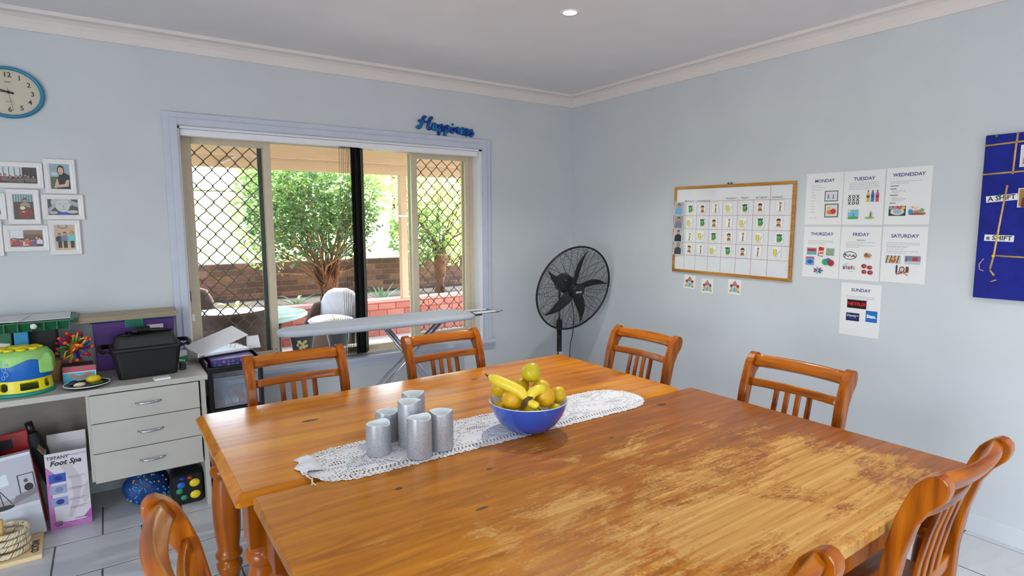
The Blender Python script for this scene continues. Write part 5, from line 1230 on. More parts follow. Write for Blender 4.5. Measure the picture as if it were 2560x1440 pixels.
# ============================================================ DESK
lam = mat('off_white_laminate', (184, 180, 171), rough=.45, var=.03, scale=10); lam_d = mat('desk_back_board', (140, 130, 122), rough=.7, var=.08, scale=8, stretch=(1, 1, 4)); chrome = mat('satin_chrome', (186, 190, 198), rough=.25, metal=.9, var=.02)
DT = .742; DF = -.558
desk = thing('desk', 'off-white laminate desk with a bank of three drawers', 'desk', (-3.90, 0, 0))
def dbox(b, x0, x1, y0, y1, z0, z1): return b.box(x0+3.90, x1+3.90, y0, y1, z0, z1)
dbox(MB(), -4.75, -3.09, DF, -.02, .714, DT).build('desk_top', lam, desk, bevel=.002)
dbox(MB(), -3.128, -3.103, DF+.012, -.03, 0, .714).build('side_panel', lam, desk, bevel=.0015)
dbox(MB(), -4.74, -4.715, DF+.012, -.03, 0, .714).build('side_panel', lam, desk, bevel=.0015)
dbox(MB(), -3.635, -3.617, DF+.022, -.03, .26, .714).build('side_panel', lam, desk, bevel=.0015)
dbox(MB(), -3.617, -3.128, DF+.03, -.03, .262, .275).build('drawer_base', lam, desk)
dbox(MB(), -4.715, -3.128, -.045, -.03, .15, .714).build('back_panel', lam_d, desk)
for z0, z1 in ((.566, .709), (.411, .562), (.256, .407)):
    b = MB(); dbox(b, -3.620, -3.136, DF, DF+.018, z0, z1); dr = b.build('drawer', lam, desk, bevel=.0015)
    b = MB(); dbox(b, -3.60, -3.15, DF+.018, -.12, z0+.02, z1-.03); b.build('drawer_box', lam_d, dr)
    zc = (z0+z1)/2 + .004; pts = []
    for i in range(13):
        t = -1+2*i/12; pts.append((-3.372+3.90+t*.055, DF-.003-.026*(1-t*t)**.6, zc))
    b = MB(); b.tube(pts, .0042, n=8, flat=1.4); b.build('handle', chrome, dr)

# ---------------- storage drawer cart beside the desk
blkp = mat('black_plastic', (20, 20, 24), rough=.4, var=.1)
clr = bpy.data.materials.new('clear_plastic'); clr.use_nodes = True; _p = clr.node_tree.nodes['Principled BSDF']; _p.inputs['Base Color'].default_value = (.40, .45, .56, 1); _p.inputs['Roughness'].default_value = .3; _p.inputs['Alpha'].default_value = .30
cart = thing('storage_cart', 'black-framed storage cart with clear plastic drawers beside the desk', 'storage drawers', (-2.93, -.27, 0))
for sx in (-1, 1):
    for sy in (-1, 1):
        b = MB(); b.box(sx*.135-.012, sx*.135+.012, sy*.165-.012, sy*.165+.012, .05, .735); b.build('post', blkp, cart, bevel=.004)
        b = MB(); b.cyl((sx*.135, sy*.165-.01, .025), (sx*.135, sy*.165+.01, .025), .025, n=14); b.build('castor', blkp, cart)
b = MB(); b.box(-.15, .15, -.18, .18, .715, .735); b.box(-.15, .15, -.18, -.168, .735, .748); b.box(-.15, .15, .168, .18, .735, .775); b.box(-.15, -.14, -.168, .168, .735, .775); b.box(.14, .15, -.168, .168, .735, .775); b.build('top_tray', blkp, cart, bevel=.004)
for i, z in enumerate((.09, .30, .51)):
    b = MB(); b.box(-.146, .146, -.178, .176, z-.022, z-.008); b.build('shelf_frame', blkp, cart, bevel=.003)
    b = MB(); t = .004; b.box(-.118, .118, -.176, .17, z, z+t); b.box(-.118, .118, -.176, -.172, z, z+.175); b.box(-.118, .118, .166, .17, z, z+.175); b.box(-.118, -.114, -.172, .166, z, z+.175); b.box(.114, .118, -.172, .166, z, z+.175); dr = b.build('drawer', clr, cart, bevel=.003)
    b = MB(); b.box(-.05, .05, -.186, -.177, z+.13, z+.155); b.build('handle', clr, dr, bevel=.004)
    r = random.Random(40+i)
    for k in range(5):
        c = r.choice([(196, 110, 90), (150, 170, 180), (90, 150, 110), (60, 66, 110), (214, 206, 196)]); b = MB(); hh = r.uniform(.02, .08)
        b.box(-.105+k*.042, -.105+k*.042+.036, -.15+r.uniform(0, .04), .10, z+t, z+t+hh); b.build('contents', mat('drawer_item_%d%d' % (i, k), c, rough=.6), dr, bevel=.003)
pc_ = thing('pencil_case', 'purple and teal triangle-patterned pouch in the top tray of the cart', 'pouch', (-2.93, -.29, .736))
b = MB(); b.box(-.12, .12, -.09, .09, 0, .040); b.build('pouch_body', mat('purple_pouch', (76, 52, 120), rough=.5), pc_, bevel=.008)
A = Art(); A.w = .0002
for i in range(9):
    u = -.11+i*.024
    for j in range(2):
        A.poly([(u, -.018+j*.018), (u+.024, -.018+j*.018), (u+.012, .0+j*.018)], ((120, 86, 170), (60, 130, 150), (96, 60, 140), (160, 120, 170))[(i+j) % 4])
A.put('pattern', pc_, Matrix.Translation((0, -.0905, .02)) @ WALL_B)
bd = thing('ring_binder', 'open white ring binder propped on the cart and desk edge', 'binder', (-2.99, -.15, .782), (0, 0, .22))
bw = mat('white_binder_vinyl', (238, 238, 240), rough=.35, var=.02)
b = MB(); b.box(-.135, .175, -.11, .105, 0, .004); b.build('lower_cover', mat('grey_binder_inside', (120, 124, 134), rough=.5), bd, bevel=.001)
b = MB(); b.box(0, .30, -.11, .105, 0, .004); b.build('upper_cover', bw, bd, bevel=.001, loc=(-.135, 0, .022), rot=(.16, -.30, 0))
b = MB(); b.box(-.139, -.133, -.11, .105, 0, .028); b.build('spine', bw, bd, bevel=.002)
b = MB(); b.box(-.10, .16, -.10, .095, .004, .016); b.build('paper_stack', card_m, bd)
for y in (-.06, .0, .06):
    b = MB(); b.tube([(.115+.026*math.cos(a), y, .016+.028*math.sin(a)) for a in [PI*i/10 for i in range(11)]], .0015, n=6); b.build('ring', chrome, bd)
nt_ = thing('note_card', 'small white tent card standing beside the binder', 'card', (-2.765, -.125, .776))
b = MB(); b.add([(-.045, -.02, 0), (.035, -.02, 0), (.03, .012, .075), (-.04, .012, .075), (-.04, .04, 0), (.03, .04, 0)], [(0, 1, 2, 3), (3, 2, 5, 4)]); o = b.build('card', card_m, nt_); md = o.modifiers.new('t', 'SOLIDIFY'); md.thickness = .001

# ---------------- things on the desk
def carton(name, label, cat, loc, sx, sy, sz, m, art=None, rz=0.0, face='front', group=None, bevel=.002):
    t = thing(name, label, cat, loc, (0, 0, rz), group)
    b = MB(); b.box(-sx/2, sx/2, -sy/2, sy/2, 0, sz); b.build('body', m, t, bevel=bevel)
    if art:
        A = Art(); A.w = .0003; art(A, sx, sz); A.put('print', t, Matrix.Translation((0, -sy/2, sz/2)) @ WALL_B)
    return t
grn = mat('dark_green_plastic', (22, 96, 62), rough=.4, var=.06); greenbox = mat('green_game_box', (30, 104, 70), rough=.45); bluebox = mat('sky_blue_box', (50, 150, 200), rough=.45); darkbox = mat('dark_box', (38, 34, 36), rough=.6)
def art_hip(A, w, h):
    A.poly([(-w*.46, -h*.12), (w*.38, -h*.2), (w*.44, h*.3), (-w*.4, h*.36)], (236, 226, 210)); A.txt('HIP', -.002, .012, .062, (186, 40, 30), bold=.004, rot=.06)
    A.txt('PO', 0, -.045, .05, (186, 40, 30), bold=.003, rot=.06)
carton('game_box', 'green upright game box lettered HIP under the green tray', 'game box', (-3.985, -.20, DT), .125, .10, .278, greenbox, art_hip)
def art_blue(A, w, h): A.disc(.006, .05, .012, .010, (220, 90, 70)); A.disc(-.006, .015, .013, .007, (240, 220, 120)); A.disc(.006, -.02, .016, .012, (170, 30, 40)); A.rect(-w/2, w/2, -h/2, -h*.3, (240, 236, 226))
carton('story_box', 'narrow sky-blue box with small pictures under the green tray', 'box', (-3.885, -.19, DT), .056, .12, .278, bluebox, art_blue)
carton('dark_carton', 'plain black carton propping the green tray behind the expanding ball', 'box', (-3.800, -.12, DT), .105, .16, .278, darkbox)
tray = thing('crate_lid', 'dark green ribbed plastic tray piled with papers', 'tray', (-3.875, -.165, DT+.280))
b = MB(); L, D_ = .20, .14
def rr(kx, ky, z): return [(-kx, -ky, z), (kx, -ky, z), (kx, ky, z), (-kx, ky, z)]
b.loft([rr(L-.02, D_-.02, 0), rr(L, D_, .045), rr(L+.012, D_+.012, .046), rr(L+.012, D_+.012, .052), rr(L-.004, D_-.004, .052), rr(L-.022, D_-.022, .006)], caps=False, sm=False); b.add(rr(L-.02, D_-.02, .0015), [(0, 1, 2, 3)]); b.build('tray_shell', grn, tray)
for i in range(8):
    x = -L+.03+i*.052; b = MB(); b.box(x-.003, x+.003, -D_-.006, -D_+.012, .004, .045); b.build('rib', grn, tray)
b = MB(); b.box(L-.006, L+.028, -D_*.7, D_*.8, .030, .050); b.build('side_lip', grn, tray, bevel=.004)
b = MB(); b.lathe([(0, 0), (.012, 0), (.014, .01), (0, .012)], 16, M=Matrix.Translation((.05, -D_-.012, .03)) @ Matrix.Rotation(PI/2, 4, 'X')); b.build('white_button', white_m, tray)
pm = mat('loose_paper', (226, 226, 226), rough=.7, var=.03)
def paper(label, loc, w, d, rz, seed, tx=None):
    t = thing('paper_sheet', label, 'paper', loc, (0, 0, rz), 'papers on the green tray')
    b = MB(); b.box(-w/2, w/2, -d/2, d/2, 0, .004); b.build('sheet', pm, t, bevel=.0008)
    A = Art(); A.w = .0042; r = random.Random(seed)
    for i in range(10): a = r.uniform(-w*.4, w*.4), r.uniform(-d*.4, d*.4); A.line(a, (a[0]+r.uniform(-.05, .05), a[1]+r.uniform(-.015, .015)), .002, r.choice([(150, 146, 140), (190, 170, 120), (120, 120, 124)]))
    if tx: [A.rect(-w*.3+.022*i, -w*.3+.022*i+.015, -d*.40, -d*.40+.008, (90, 90, 94)) for i in range(5)]
    A.put('sketch', t)
TZ = DT+.280+.054
paper('large white drawing sheet lying on the green tray toward the purple box', (-3.80, -.165, TZ), .24, .26, .02, 3); paper('white printed sheet overlapping the drawing on the green tray', (-3.965, -.20, TZ+.005), .20, .24, -.12, 4, 'map.au')
purp = mat('purple_plastic', (92, 44, 132), rough=.4, var=.06)
pbx = thing('purple_tub', 'purple lidded plastic tub carrying beige folders', 'tub', (-3.395, -.078, DT))
b = MB(); b.loft([rr(.185, .045, 0), rr(.198, .052, .272)], sm=False); b.build('tub_body', purp, pbx, bevel=.004)
b = MB(); b.box(-.21, .21, -.058, .058, .272, .294); b.build('lid', mat('teal_lid', (30, 90, 120), rough=.4), pbx, bevel=.005)
b = MB(); b.box(-.045, .045, -.063, -.056, .235, .2945); b.build('latch', mat('green_latch', (20, 120, 92), rough=.4), pbx, bevel=.004)
b = MB(); b.box(.06, .14, -.0535, -.0515, .215, .24); b.build('sticker', card_m, pbx)
fold_m = mat('beige_manila', (178, 164, 136), rough=.7, var=.05, scale=12)
for i, (dx, dz, rz, lb) in enumerate(((0, 0, .01, 'beige manila folder at the bottom of the pile on the purple tub'), (.006, .008, -.012, 'beige manila folder in the middle of the pile on the purple tub'), (-.003, .016, .008, 'beige manila folder on top of the pile on the purple tub'))):
    t = thing('manila_folder', lb, 'folder', (-3.425+dx, -.133, DT+.296+dz), (0, 0, rz), 'folders on the purple tub')
    b = MB(); b.box(-.235, .235, -.122, .118, 0, .0075); b.build('cover', fold_m, t, bevel=.001); b = MB(); b.box(-.23, .23, -.1225, -.1215, .002, .0055); b.build('page_edges', mat('page_edge', (146, 130, 104), rough=.8), t)
# expanding rod ball
hb = thing('expanding_ball', 'multicoloured expanding rod ball toy sitting on the dark red box', 'toy ball', (-3.672, -.282, .922)); hb.scale = (.92, .92, .92)
cols6 = [mat('toy_%s' % k, c, rough=.35) for k, c in (('orange', (240, 90, 20)), ('yellow', (240, 216, 30)), ('red', (206, 30, 40)), ('green', (60, 170, 60)), ('blue', (40, 60, 160)), ('magenta', (190, 30, 120)))]
r = random.Random(9); dirs = []
for i in range(26):
    z = 1-2*(i+.5)/26; a = i*2.39996; dirs.append(Vector((math.sqrt(1-z*z)*math.cos(a), math.sqrt(1-z*z)*math.sin(a), z)))
for i, d in enumerate(dirs):
    a, c = frame_from(d); b = MB()
    for k in range(2):
        o_ = (a*math.cos(i+k*PI) + c*math.sin(i+k*PI))*.010; b.tube([d*.02 + o_*.3, d*.055 + o_*1.6, d*.086 + o_*.4], .0042, n=6)
    b.build('rod', cols6[1 + i % 5], hb)
    b = MB(); b.ell(tuple(d*.086), (.010, .010, .010), 10, 6); b.build('joint', cols6[0] if i % 3 else cols6[2], hb)
b = MB(); b.ell((0, 0, 0), (.030, .030, .030), 12, 8); b.build('core', cols6[0], hb)
carton('dark_red_box', 'dark red flat box under the expanding ball', 'box', (-3.665, -.275, DT), .13, .10, .086, mat('dark_red_card', (92, 26, 26), rough=.5))
def art_game(A, w, h): A.rect(-w/2, w/2, -h/2, h/2, (90, 190, 214)); A.rect(-w/2, w/2, h*.2, h/2, (196, 84, 104)); A.line((-w/2, h*.18), (w/2, h*.18), .004, (240, 240, 240)); A.poly([(-w*.3, -h*.1), (w*.1, -h*.3), (w*.4, h*.05), (w*.2, h*.12), (0, -h*.1), (-w*.25, h*.12)], (190, 130, 110)); A.disc(w*.2, -h*.25, w*.12, h*.06, (90, 190, 214)); A.line((w*.48, -h*.5), (w*.48, h*.2), .004, (240, 240, 240))
carton('picture_box', 'thin picture box with pink band standing behind the toy plate', 'game box', (-3.655, -.346, DT), .14, .02, .085, mat('white_box_card', (226, 226, 226), rough=.5), art_game, -.06)
pl = thing('toy_plate', 'round black plate with a white rim holding play food', 'plate', (-3.625, -.459, DT))
b = MB(); b.lathe([(0, .004), (.07, .004), (.094, .016), (.097, .017), (.096, .014), (.07, 0), (0, 0)], 36, mi=0); b.build('plate_dish', mat('black_plate', (26, 26, 30), rough=.3), pl)
b = MB(); b.tube([(.0965*math.cos(2*PI*i/40), .0965*math.sin(2*PI*i/40), .0165) for i in range(40)], .0025, n=6, loop=True); b.build('plate_rim', white_m, pl)
for nm, lb, dx, dy, rad, c, rz in (('play_lemon', 'yellow play lemon on the toy plate', .028, .025, (.034, .024, .022), (228, 196, 20), .3), ('play_sushi', 'white and yellow play food roll on the toy plate', -.03, -.025, (.026, .013, .012), (226, 214, 170), .2), ('play_aubergine', 'dark navy play aubergine on the toy plate', -.055, .01, (.026, .017, .015), (24, 34, 84), .9), ('play_cucumber', 'dark green play cucumber slice on the toy plate', .045, -.03, (.034, .011, .010), (64, 90, 30), .5)):
    b = MB(); b.ell((0, 0, 0), rad, 16, 9); tag(b.build(nm, mat(nm + '_skin', c, rough=.4), loc=(-3.625+dx, -.459+dy, DT+.006+rad[2]), rot=(0, 0, rz)), lb, 'toy food', 'play food on the toy plate')
# bubble machine toy
bt = thing('toy_machine', 'chunky yellow, blue and lime toy machine at the desk edge', 'toy', (-3.880, -.405, DT)); bt.scale = (1, 1, 1.08)
yl = mat('toy_yellow_plastic', (238, 218, 20), rough=.35); bl_ = mat('toy_blue_plastic', (24, 104, 190), rough=.35); lime = mat('lime_plastic', (150, 206, 110), rough=.4); teal = mat('teal_plastic', (30, 140, 120), rough=.4)
SX, SY = 1.0, .86
b = MB(); b.lathe([(0, 0), (.128, 0), (.130, .008), (.122, .018), (0, .018)], 44, sx=SX, sy=SY); b.build('base', teal, bt)
# slotted yellow skirt: wall pieces left standing between the openings
b = MB(); n_ = 216; rin = .92
def skirt_pt(i, z, k=1.0): a = 2*PI*i/n_; rr_ = (.120 - .006*(z-.018)/.055)*k; return (rr_*math.cos(a)*SX, rr_*math.sin(a)*SY, z)
def open_(i, j):
    p = (i % 54)*.0138; z = (j+.5)*.055/nz; q = ((i+6) % 54); return (6 <= q <= 27 and .010 < z < .044) or (((q-40.5)*.00346)**2 + (z-.0275)**2 < .019**2)
nz = 18
for i in range(n_):
    for j in range(nz):
        if open_(i, j): continue
        z0 = .018+.055*j/nz; z1 = .018+.055*(j+1)/nz
        b.add([skirt_pt(i, z0), skirt_pt(i+1, z0), skirt_pt(i+1, z1), skirt_pt(i, z1)], [(0, 1, 2, 3)])
o = b.build('slotted_skirt', yl, bt); md = o.modifiers.new('t', 'SOLIDIFY'); md.thickness = .006
b = MB(); b.lathe([(.116, .072), (.122, .078), (.120, .16), (.112, .185), (.10, .19), (0, .19)], 44, sx=SX, sy=SY); b.build('blue_body', bl_, bt)
b = MB(); rg = []
for k_, (rk, zk) in enumerate(((.1235, .150), (.1225, .175), (.110, .196), (.09, .200), (.0, .200))):
    rg.append([(rk*SX*math.cos(2*PI*i/48), rk*SY*math.sin(2*PI*i/48), zk + (.014*math.sin(4*2*PI*i/48) if k_ == 0 else 0)) for i in range(48)])
b.loft(rg, caps=False); b.build('lime_cap', lime, bt)
b = MB(); b.loft([[(.072, -.085, z), (.128, -.060, z), (.132, .035, z), (.10, .06, z)] for z in (.092, .150)] + [[(.076, -.075, .182), (.118, -.05, .182), (.120, .03, .182), (.10, .05, .182)]], sm=False); b.build('lime_spout', lime, bt, bevel=.008, seg=3)
for i in range(9):
    a = 2*PI*i/9; b = MB(); b.lathe([(0, .200), (.020, .200), (.021, .207), (.017, .210), (0, .210)], 16, cen=(.070*math.cos(a)*SX, .070*math.sin(a)*SY, 0)); b.build('yellow_dial', yl, bt)
b = MB(); b.lathe([(0, .200), (.048, .200), (.05, .206), (.03, .214), (0, .215)], 28); b.build('yellow_hub', yl, bt)
A = Art(); 
for u, v, r_ in ((-.012, .022, .012), (.006, .006, .010), (.016, .026, .007), (.012, -.014, .011), (.0, -.03, .008), (-.006, .040, .006)): A.ring(u, v, r_, r_, .002, (150, 200, 230), 14)
A.disc(-.035, -.012, .020, .020, (226, 180, 110)); A.txt('D', -.034, -.012, .030, (110, 60, 30), bold=.002); ca_ = math.radians(-118)
A.put('bubble_print', bt, Matrix.Translation((.1222*math.cos(ca_)*1.0, .1245*math.sin(ca_)*SY, .122)) @ Matrix.Rotation(ca_+PI/2, 4, 'Z') @ WALL_B)
# black carry tub with lid
tub = thing('carry_tub', 'black plastic carry tub with rope-style end handles', 'tub', (-3.358, -.345, DT), (0, 0, .05))
bp_ = mat('black_tub_plastic', (14, 13, 15), rough=.45, var=.1, scale=8); bd_ = mat('dusty_black_lid', (34, 32, 33), rough=.6, var=.15, scale=12)
b = MB(); b.loft([rect_ring(.135, .085, 0, .015), rect_ring(.158, .102, .135, .018)], sm=False); b.build('tub_body', bp_, tub, bevel=.004)
b = MB(); b.loft([rect_ring(.165, .108, .132, .02), rect_ring(.168, .111, .142, .02), rect_ring(.164, .107, .150, .02)], sm=False); b.build('rim', bp_, tub, bevel=.003)
for s in (-1, 1):
    b = MB(); b.tube([(s*.160, -.088, .142), (s*.195, -.080, .143), (s*.208, -.05, .146), (s*.208, .05, .146), (s*.195, .080, .143), (s*.160, .088, .142)], .011, n=10); b.build('handle', bp_, tub)
b = MB(); b.loft([rect_ring(.150, .094, .150, .02), rect_ring(.135, .080, .192, .02), rect_ring(.128, .074, .197, .018)], sm=False); b.build('lid', bd_, tub, bevel=.004)
b = MB(); b.box(.158, .185, -.03, .03, .0, .035); b.build('corner_foot', bp_, tub, bevel=.003)
tub.scale = (1, 1, 1.12)
hs = thing('hair_straightener', 'black hair styling iron with its cord wrapped round, lying on the tub lid', 'hair iron', (-3.36, -.335, DT+.2215))
b = MB(); b.tube([(-.085, .0, .016), (-.05, 0, .019), (0, .005, .018), (.07, .008, .015), (.135, .012, .010)], [.014, .017, .014, .012, .006], n=12); b.build('handle_body', fk, hs)
b = MB(); pts = []
for i in range(90):
    t = i/89; a = t*2*PI*9; pts.append((-.035+.065*t, .004+.021*math.cos(a), .023+.019*math.sin(a)))
b.tube(pts, .0035, n=6); b.build('wrapped_cord', fk, hs)
b = MB(); b.tube([(-.035, .02, .02), (-.08, .03, .012), (-.12, .0, .006), (-.10, -.03, .005), (-.06, -.035, .005)], .003, n=6); b.build('loose_cord', fk, hs)
def art_kg(A, w, h): A.poly([(-w/2, -h/2+.006), (w/2, -h/2+.006), (w/2, h*.18), (-w/2, -h*.02)], (24, 128, 72)); A.txt('12.5kg', 0, -h*.22, .022, (240, 244, 240), bold=.001)
carton('paper_carton', 'white and green carton marked 12.5kg beside the black tub', 'carton', (-3.190, -.172, DT), .085, .05, .072, mat('white_carton', (226, 226, 224), rough=.6), art_kg)
carton('notepad', 'small white notepad on the desk edge above the top drawer', 'notepad', (-3.302, -.520, DT), .075, .055, .010, card_m, None, .10)

# ---------------- under the desk
fsm = mat('white_printed_carton', (222, 216, 214), rough=.5, var=.03, scale=6)
fs = thing('foot_spa_box', 'tall open foot spa carton standing under the desk', 'carton', (-3.742, -.315, 0), (0, 0, .01))
w, d_, h = .172, .17, .405
b = MB(); t = .003; b.box(-w/2, w/2, -d_/2, -d_/2+t, 0, h); b.box(-w/2, w/2, d_/2-t, d_/2, 0, h); b.box(-w/2, -w/2+t, -d_/2+t, d_/2-t, 0, h); b.box(w/2-t, w/2, -d_/2+t, d_/2-t, 0, h); b.box(-w/2, w/2, -d_/2, d_/2, 0, t); b.build('carton_body', fsm, fs)
b = MB(); b.obox((0, d_/2+.010, h+.022), (w-.006, .002, .05), (-.35, 0, 0)); b.build('back_flap', fsm, fs)
b = MB(); b.obox((-w/2-.012, 0, h+.018), (.002, d_-.01, .042), (0, -.55, 0)); b.build('side_flap', mat('torn_brown_flap', (170, 140, 104), rough=.8), fs)
A = Art(); A.w = .0002; hh = h
A.rect(-w/2, w/2, -hh/2, hh/2, (224, 216, 222)); A.poly([(-w/2, -hh/2), (w/2, -hh/2), (w/2, -hh*.42), (w*.2, -hh*.44), (-w*.36, -hh*.4), (-w*.40, hh*.1), (-w*.2, hh*.18), (-w*.5, hh*.34)], (196, 120, 186)); A.poly([(w*.5, -hh*.44), (w*.5, -hh*.30), (w*.3, -hh*.40)], (190, 90, 180))
A.poly([(-w*.2, hh*.36), (w*.1, hh*.34), (w*.34, hh*.1), (w*.22, -hh*.2), (w*.02, -hh*.38), (-w*.06, -hh*.36), (w*.1, -hh*.1), (w*.08, hh*.1)], (206, 196, 200)); A.poly([(w*.46, hh*.08), (w*.3, -hh*.12), (w*.34, -hh*.24), (w*.48, -hh*.16)], (212, 200, 202))
A.txt('TIFFANY', -w*.20, hh*.435, .026, (64, 52, 66), bold=.0006, sx=.9); A.txt('Personal Care', w*.27, hh*.450, .013, (110, 100, 112)); A.txt('Foot Spa', -w*.02, hh*.365, .036, (34, 28, 36), bold=.0012, shear=.25)
for v, c1, c2 in ((hh*.17, (60, 90, 180), (30, 50, 150)), (hh*.02, (160, 166, 200), (130, 136, 180)), (-hh*.14, (150, 160, 200), (40, 60, 140))):
    A.rect(-w*.44, -w*.04, v-hh*.055, v+hh*.06, c1); A.disc(-w*.22, v, w*.10, hh*.035, c2)
for i, v in enumerate((.16, .01, -.13, -.24)): A.rect(w*.0, w*.42, hh*v, hh*v+.002, (150, 140, 150)); A.rect(w*.0, w*.34, hh*v-.007, hh*v-.005, (150, 140, 150))
A.ring(-w*.30, -hh*.42, .016, .014, .003, (60, 50, 60), 18); A.txt('12', -w*.30, -hh*.42, .014, (60, 50, 60), bold=.0006); A.rect(w*.1, w*.44, -hh*.40, -hh*.394, (120, 60, 120)); A.rect(-w*.05, w*.44, -hh*.43, -hh*.424, (120, 60, 120))
A.put('print', fs, Matrix.Translation((0, -d_/2, h/2)) @ WALL_B)
um = thing('umbrella', 'folded black umbrella poking out of the foot spa carton', 'umbrella', (-3.765, -.285, .01), (0, -.22, 0))
b = MB(); b.lathe([(.005, 0), (.02, .05), (.032, .25), (.036, .40), (.030, .47), (.02, .50)], 14); b.build('folded_canopy', mat('black_nylon', (18, 17, 20), rough=.7, bump=.4, bscale=30), um)
b = MB(); b.cyl((0, 0, .49), (0, 0, .56), .017, n=14); b.build('handle', fk, um)
lb_ = thing('lamp_carton', 'white carton printed with a tripod lamp leaning under the desk', 'carton', (-3.995, -.432, .002), (-.03, -.09, .03))
b = MB(); b.box(-.16, .155, 0, .04, 0, .43); b.build('body', mat('white_lamp_box', (214, 214, 222), rough=.4), lb_, bevel=.002)
A = Art(); A.w = .0003; A.rect(-.15, .155, -.04, .20, (196, 194, 204)); A.rect(-.15, .155, -.04, .0, (170, 164, 172)); A.poly([(-.03, .06), (.055, .075), (.05, .13), (-.03, .115)], (222, 230, 238)); A.line((.01, .06), (-.02, -.03), .004, (70, 70, 76)); A.line((.012, .06), (.055, -.03), .004, (70, 70, 76)); A.line((.012, .06), (.02, -.035), .004, (70, 70, 76))
A.frame(.088, .152, .0, .11, .004, (60, 58, 62)); A.disc(.125, .04, .018, .02, (50, 46, 50)); A.disc(.118, .075, .008, .010, (90, 86, 90)); A.poly([(.05, -.03), (.155, .0), (.155, .03), (.07, .01)], (140, 130, 138)); A.disc(.015, -.035, .045, .012, (60, 60, 56)); A.rect(-.15, .155, -.205, -.06, (206, 210, 218)); A.put('print', lb_, Matrix.Translation((0, 0, .215)) @ WALL_B)
rf = thing('red_folder', 'red plastic folder standing behind the lamp carton', 'folder', (-3.965, -.285, .0), (-.10, -.10, .03))
b = MB(); b.box(-.10, .12, 0, .022, 0, .50); b.build('cover', mat('red_folder_plastic', (176, 14, 20), rough=.35), rf, bevel=.006); b = MB(); b.box(-.08, .05, -.002, .0, .42, .47); b.build('dark_pocket', darkbox, rf)
bgm = thing('grey_pouch', 'pale grey zipped pouch with small black lettering beside the red folder', 'bag', (-4.09, -.345, .297), (0, -.12, 0))
b = MB(); b.box(-.10, .10, -.02, .018, .0, .20); b.build('pouch', mat('pale_grey_fabric', (190, 192, 196), rough=.7), bgm, bevel=.015, seg=3)
b = MB(); b.tube([(-.1, 0, .2), (.09, 0, .203), (.105, 0, .18), (.105, 0, .05)], .008, n=8); b.build('black_binding', fk, bgm); A = Art(); A.w = .0008; A.txt('Z', .066, .05, .024, (40, 40, 44), bold=.001); A.txt('GSI', .066, .02, .024, (40, 40, 44), bold=.001); A.put('lettering', bgm, Matrix.Translation((0, -.02, .10)) @ WALL_B)
b = MB(); b.box(-4.34, -4.02, -.365, -.300, 0, .295); tag(b.build('dark_box', darkbox, bevel=.003), 'dark box under the desk carrying the pale grey pouch', 'box')
# quoits board
pine = wood('pale_pine', (206, 172, 120), (222, 190, 140), (234, 208, 164), 'x', rough=.5, coat=0, scale=1.4)
qb_ = thing('quoits_board', 'square pale pine board with an upright peg for rope rings', 'quoits board', (-3.995, -.565, 0), (0, 0, .04))
b = MB(); b.box(-.148, .148, -.125, .125, 0, .022); b.build('board', pine, qb_, bevel=.003)
b = MB(); b.cyl((0, 0, .02), (0, 0, .185), .013, .012, n=16); b.build('peg', mat('peg_wood', (214, 172, 96), rough=.5, var=.1), qb_)
A = Art(); A.w = .0224; A.txt('WOOD', .118, -.02, .040, (40, 36, 34), bold=.0015, rot=-PI/2); A.put('lettering', qb_)
rope_m = mat('cream_rope', (222, 208, 176), rough=.8, var=.1, scale=60); rope_d = mat('dark_rope_fleck', (60, 48, 46), rough=.9)
def rope_ring(label, loc, R_, rot, rr_=.011):
    t = thing('rope_quoit', label, 'rope ring', loc, rot, 'rope quoits on the pine board'); turns = 13; n_ = 130
    for s in range(3):
        pts = []
        for i in range(n_):
            a = 2*PI*i/n_; p = a*turns + s*2*PI/3; rr2 = R_ + rr_*.58*math.cos(p); pts.append((rr2*math.cos(a), rr2*math.sin(a), rr_*.58*math.sin(p)))
        b = MB(); b.tube(pts, rr_*.60, n=6, loop=True); b.build('strand', rope_m, t)
    pts = []
    for i in range(n_):
        a = 2*PI*i/n_; p = a*turns + PI/3; rr2 = R_ + rr_*.88*math.cos(p); pts.append((rr2*math.cos(a), rr2*math.sin(a), rr_*.88*math.sin(p)))
    b = MB(); b.tube(pts, rr_*.16, n=5, loop=True); b.build('dark_fleck', rope_d, t)
rope_ring('cream rope quoit lying lowest on the pine board', (-3.985, -.575, .037), .086, (0, 0, .3)); rope_ring('cream rope quoit second from the pine board', (-3.980, -.560, .064), .080, (.0, 0, 1)); rope_ring('cream rope quoit third from the pine board', (-3.984, -.562, .091), .080, (.0, .0, 2)); rope_ring('cream rope quoit on top of the rope pile', (-3.978, -.552, .119), .078, (.02, .02, .6))
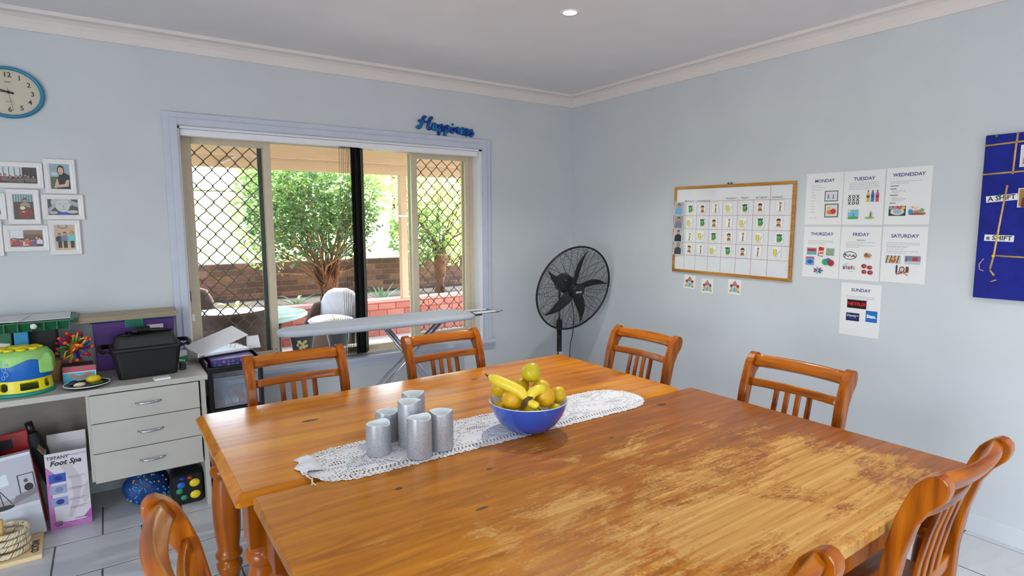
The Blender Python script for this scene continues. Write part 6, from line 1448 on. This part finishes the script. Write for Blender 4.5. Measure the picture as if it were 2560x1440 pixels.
# bags under the drawers
sb = thing('sequin_bag', 'blue patterned drawstring bag under the drawers', 'bag', (-3.395, -.30, 0))
b = MB(); r = random.Random(4); b.ell((0, 0, .095), (.115, .10, .095), 24, 14, warp=lambda d: 1 + .07*math.sin(5*d.x+3*d.z) + .05*math.sin(9*d.y)); b.build('bag_body', mat('blue_patterned_fabric', (20, 60, 120), rough=.6, var=.5, scale=22), sb)
for i in range(46):
    th = r.uniform(.6, 2.2); ph = r.uniform(-2.6, -.5); d = Vector((math.sin(th)*math.cos(ph), math.sin(th)*math.sin(ph), math.cos(th))); k = 1 + .07*math.sin(5*d.x+3*d.z) + .05*math.sin(9*d.y)
    b = MB(); b.ell((d.x*.115*k, d.y*.10*k, .095+d.z*.095*k), (.006, .006, .006), 8, 5); b.build('sequin', mat('teal_sequin', (70, 150, 200), rough=.2) if i % 6 else mat('gold_sequin', (206, 150, 60), rough=.3), sb)
ln_ = thing('ball_bag', 'black bag showing coloured balls under the drawers', 'bag', (-3.215, -.43, 0))
b = MB(); b.box(-.075, .078, -.05, .10, 0, .172); b.build('bag_body', mat('black_mesh_fabric', (18, 18, 22), rough=.8), ln_, bevel=.02, seg=3)
for nm, (u, v, ru, rv_, c) in enumerate(((.036, .118, .028, .024, (236, 206, 30)), (.036, .050, .028, .024, (236, 206, 30)), (-.030, .118, .022, .020, (40, 100, 190)), (-.040, .085, .018, .018, (40, 140, 100)), (.014, .152, .014, .010, (190, 60, 30)), (-.022, .155, .016, .009, (30, 60, 150)), (-.02, .045, .018, .016, (40, 140, 100)))):
    b = MB(); b.ell((u, -.046, v), (ru, .014, rv_), 16, 9); b.build('coloured_ball', mat('ball_colour_%d' % nm, c, rough=.4), ln_)

b = MB(); b.cyl((0, 0, -.06), (0, 0, .06), .024, n=20, caps=False); b.cyl((0, 0, -.06), (0, 0, .06), .020, n=20, caps=False); rl = tag(b.build('cardboard_roll', mat('brown_cardboard', (166, 126, 78), rough=.8, var=.12), loc=(-3.757, -.245, DT+.06), rot=(.15, .1, 0)), 'brown cardboard roll standing behind the toy machine', 'cardboard roll')
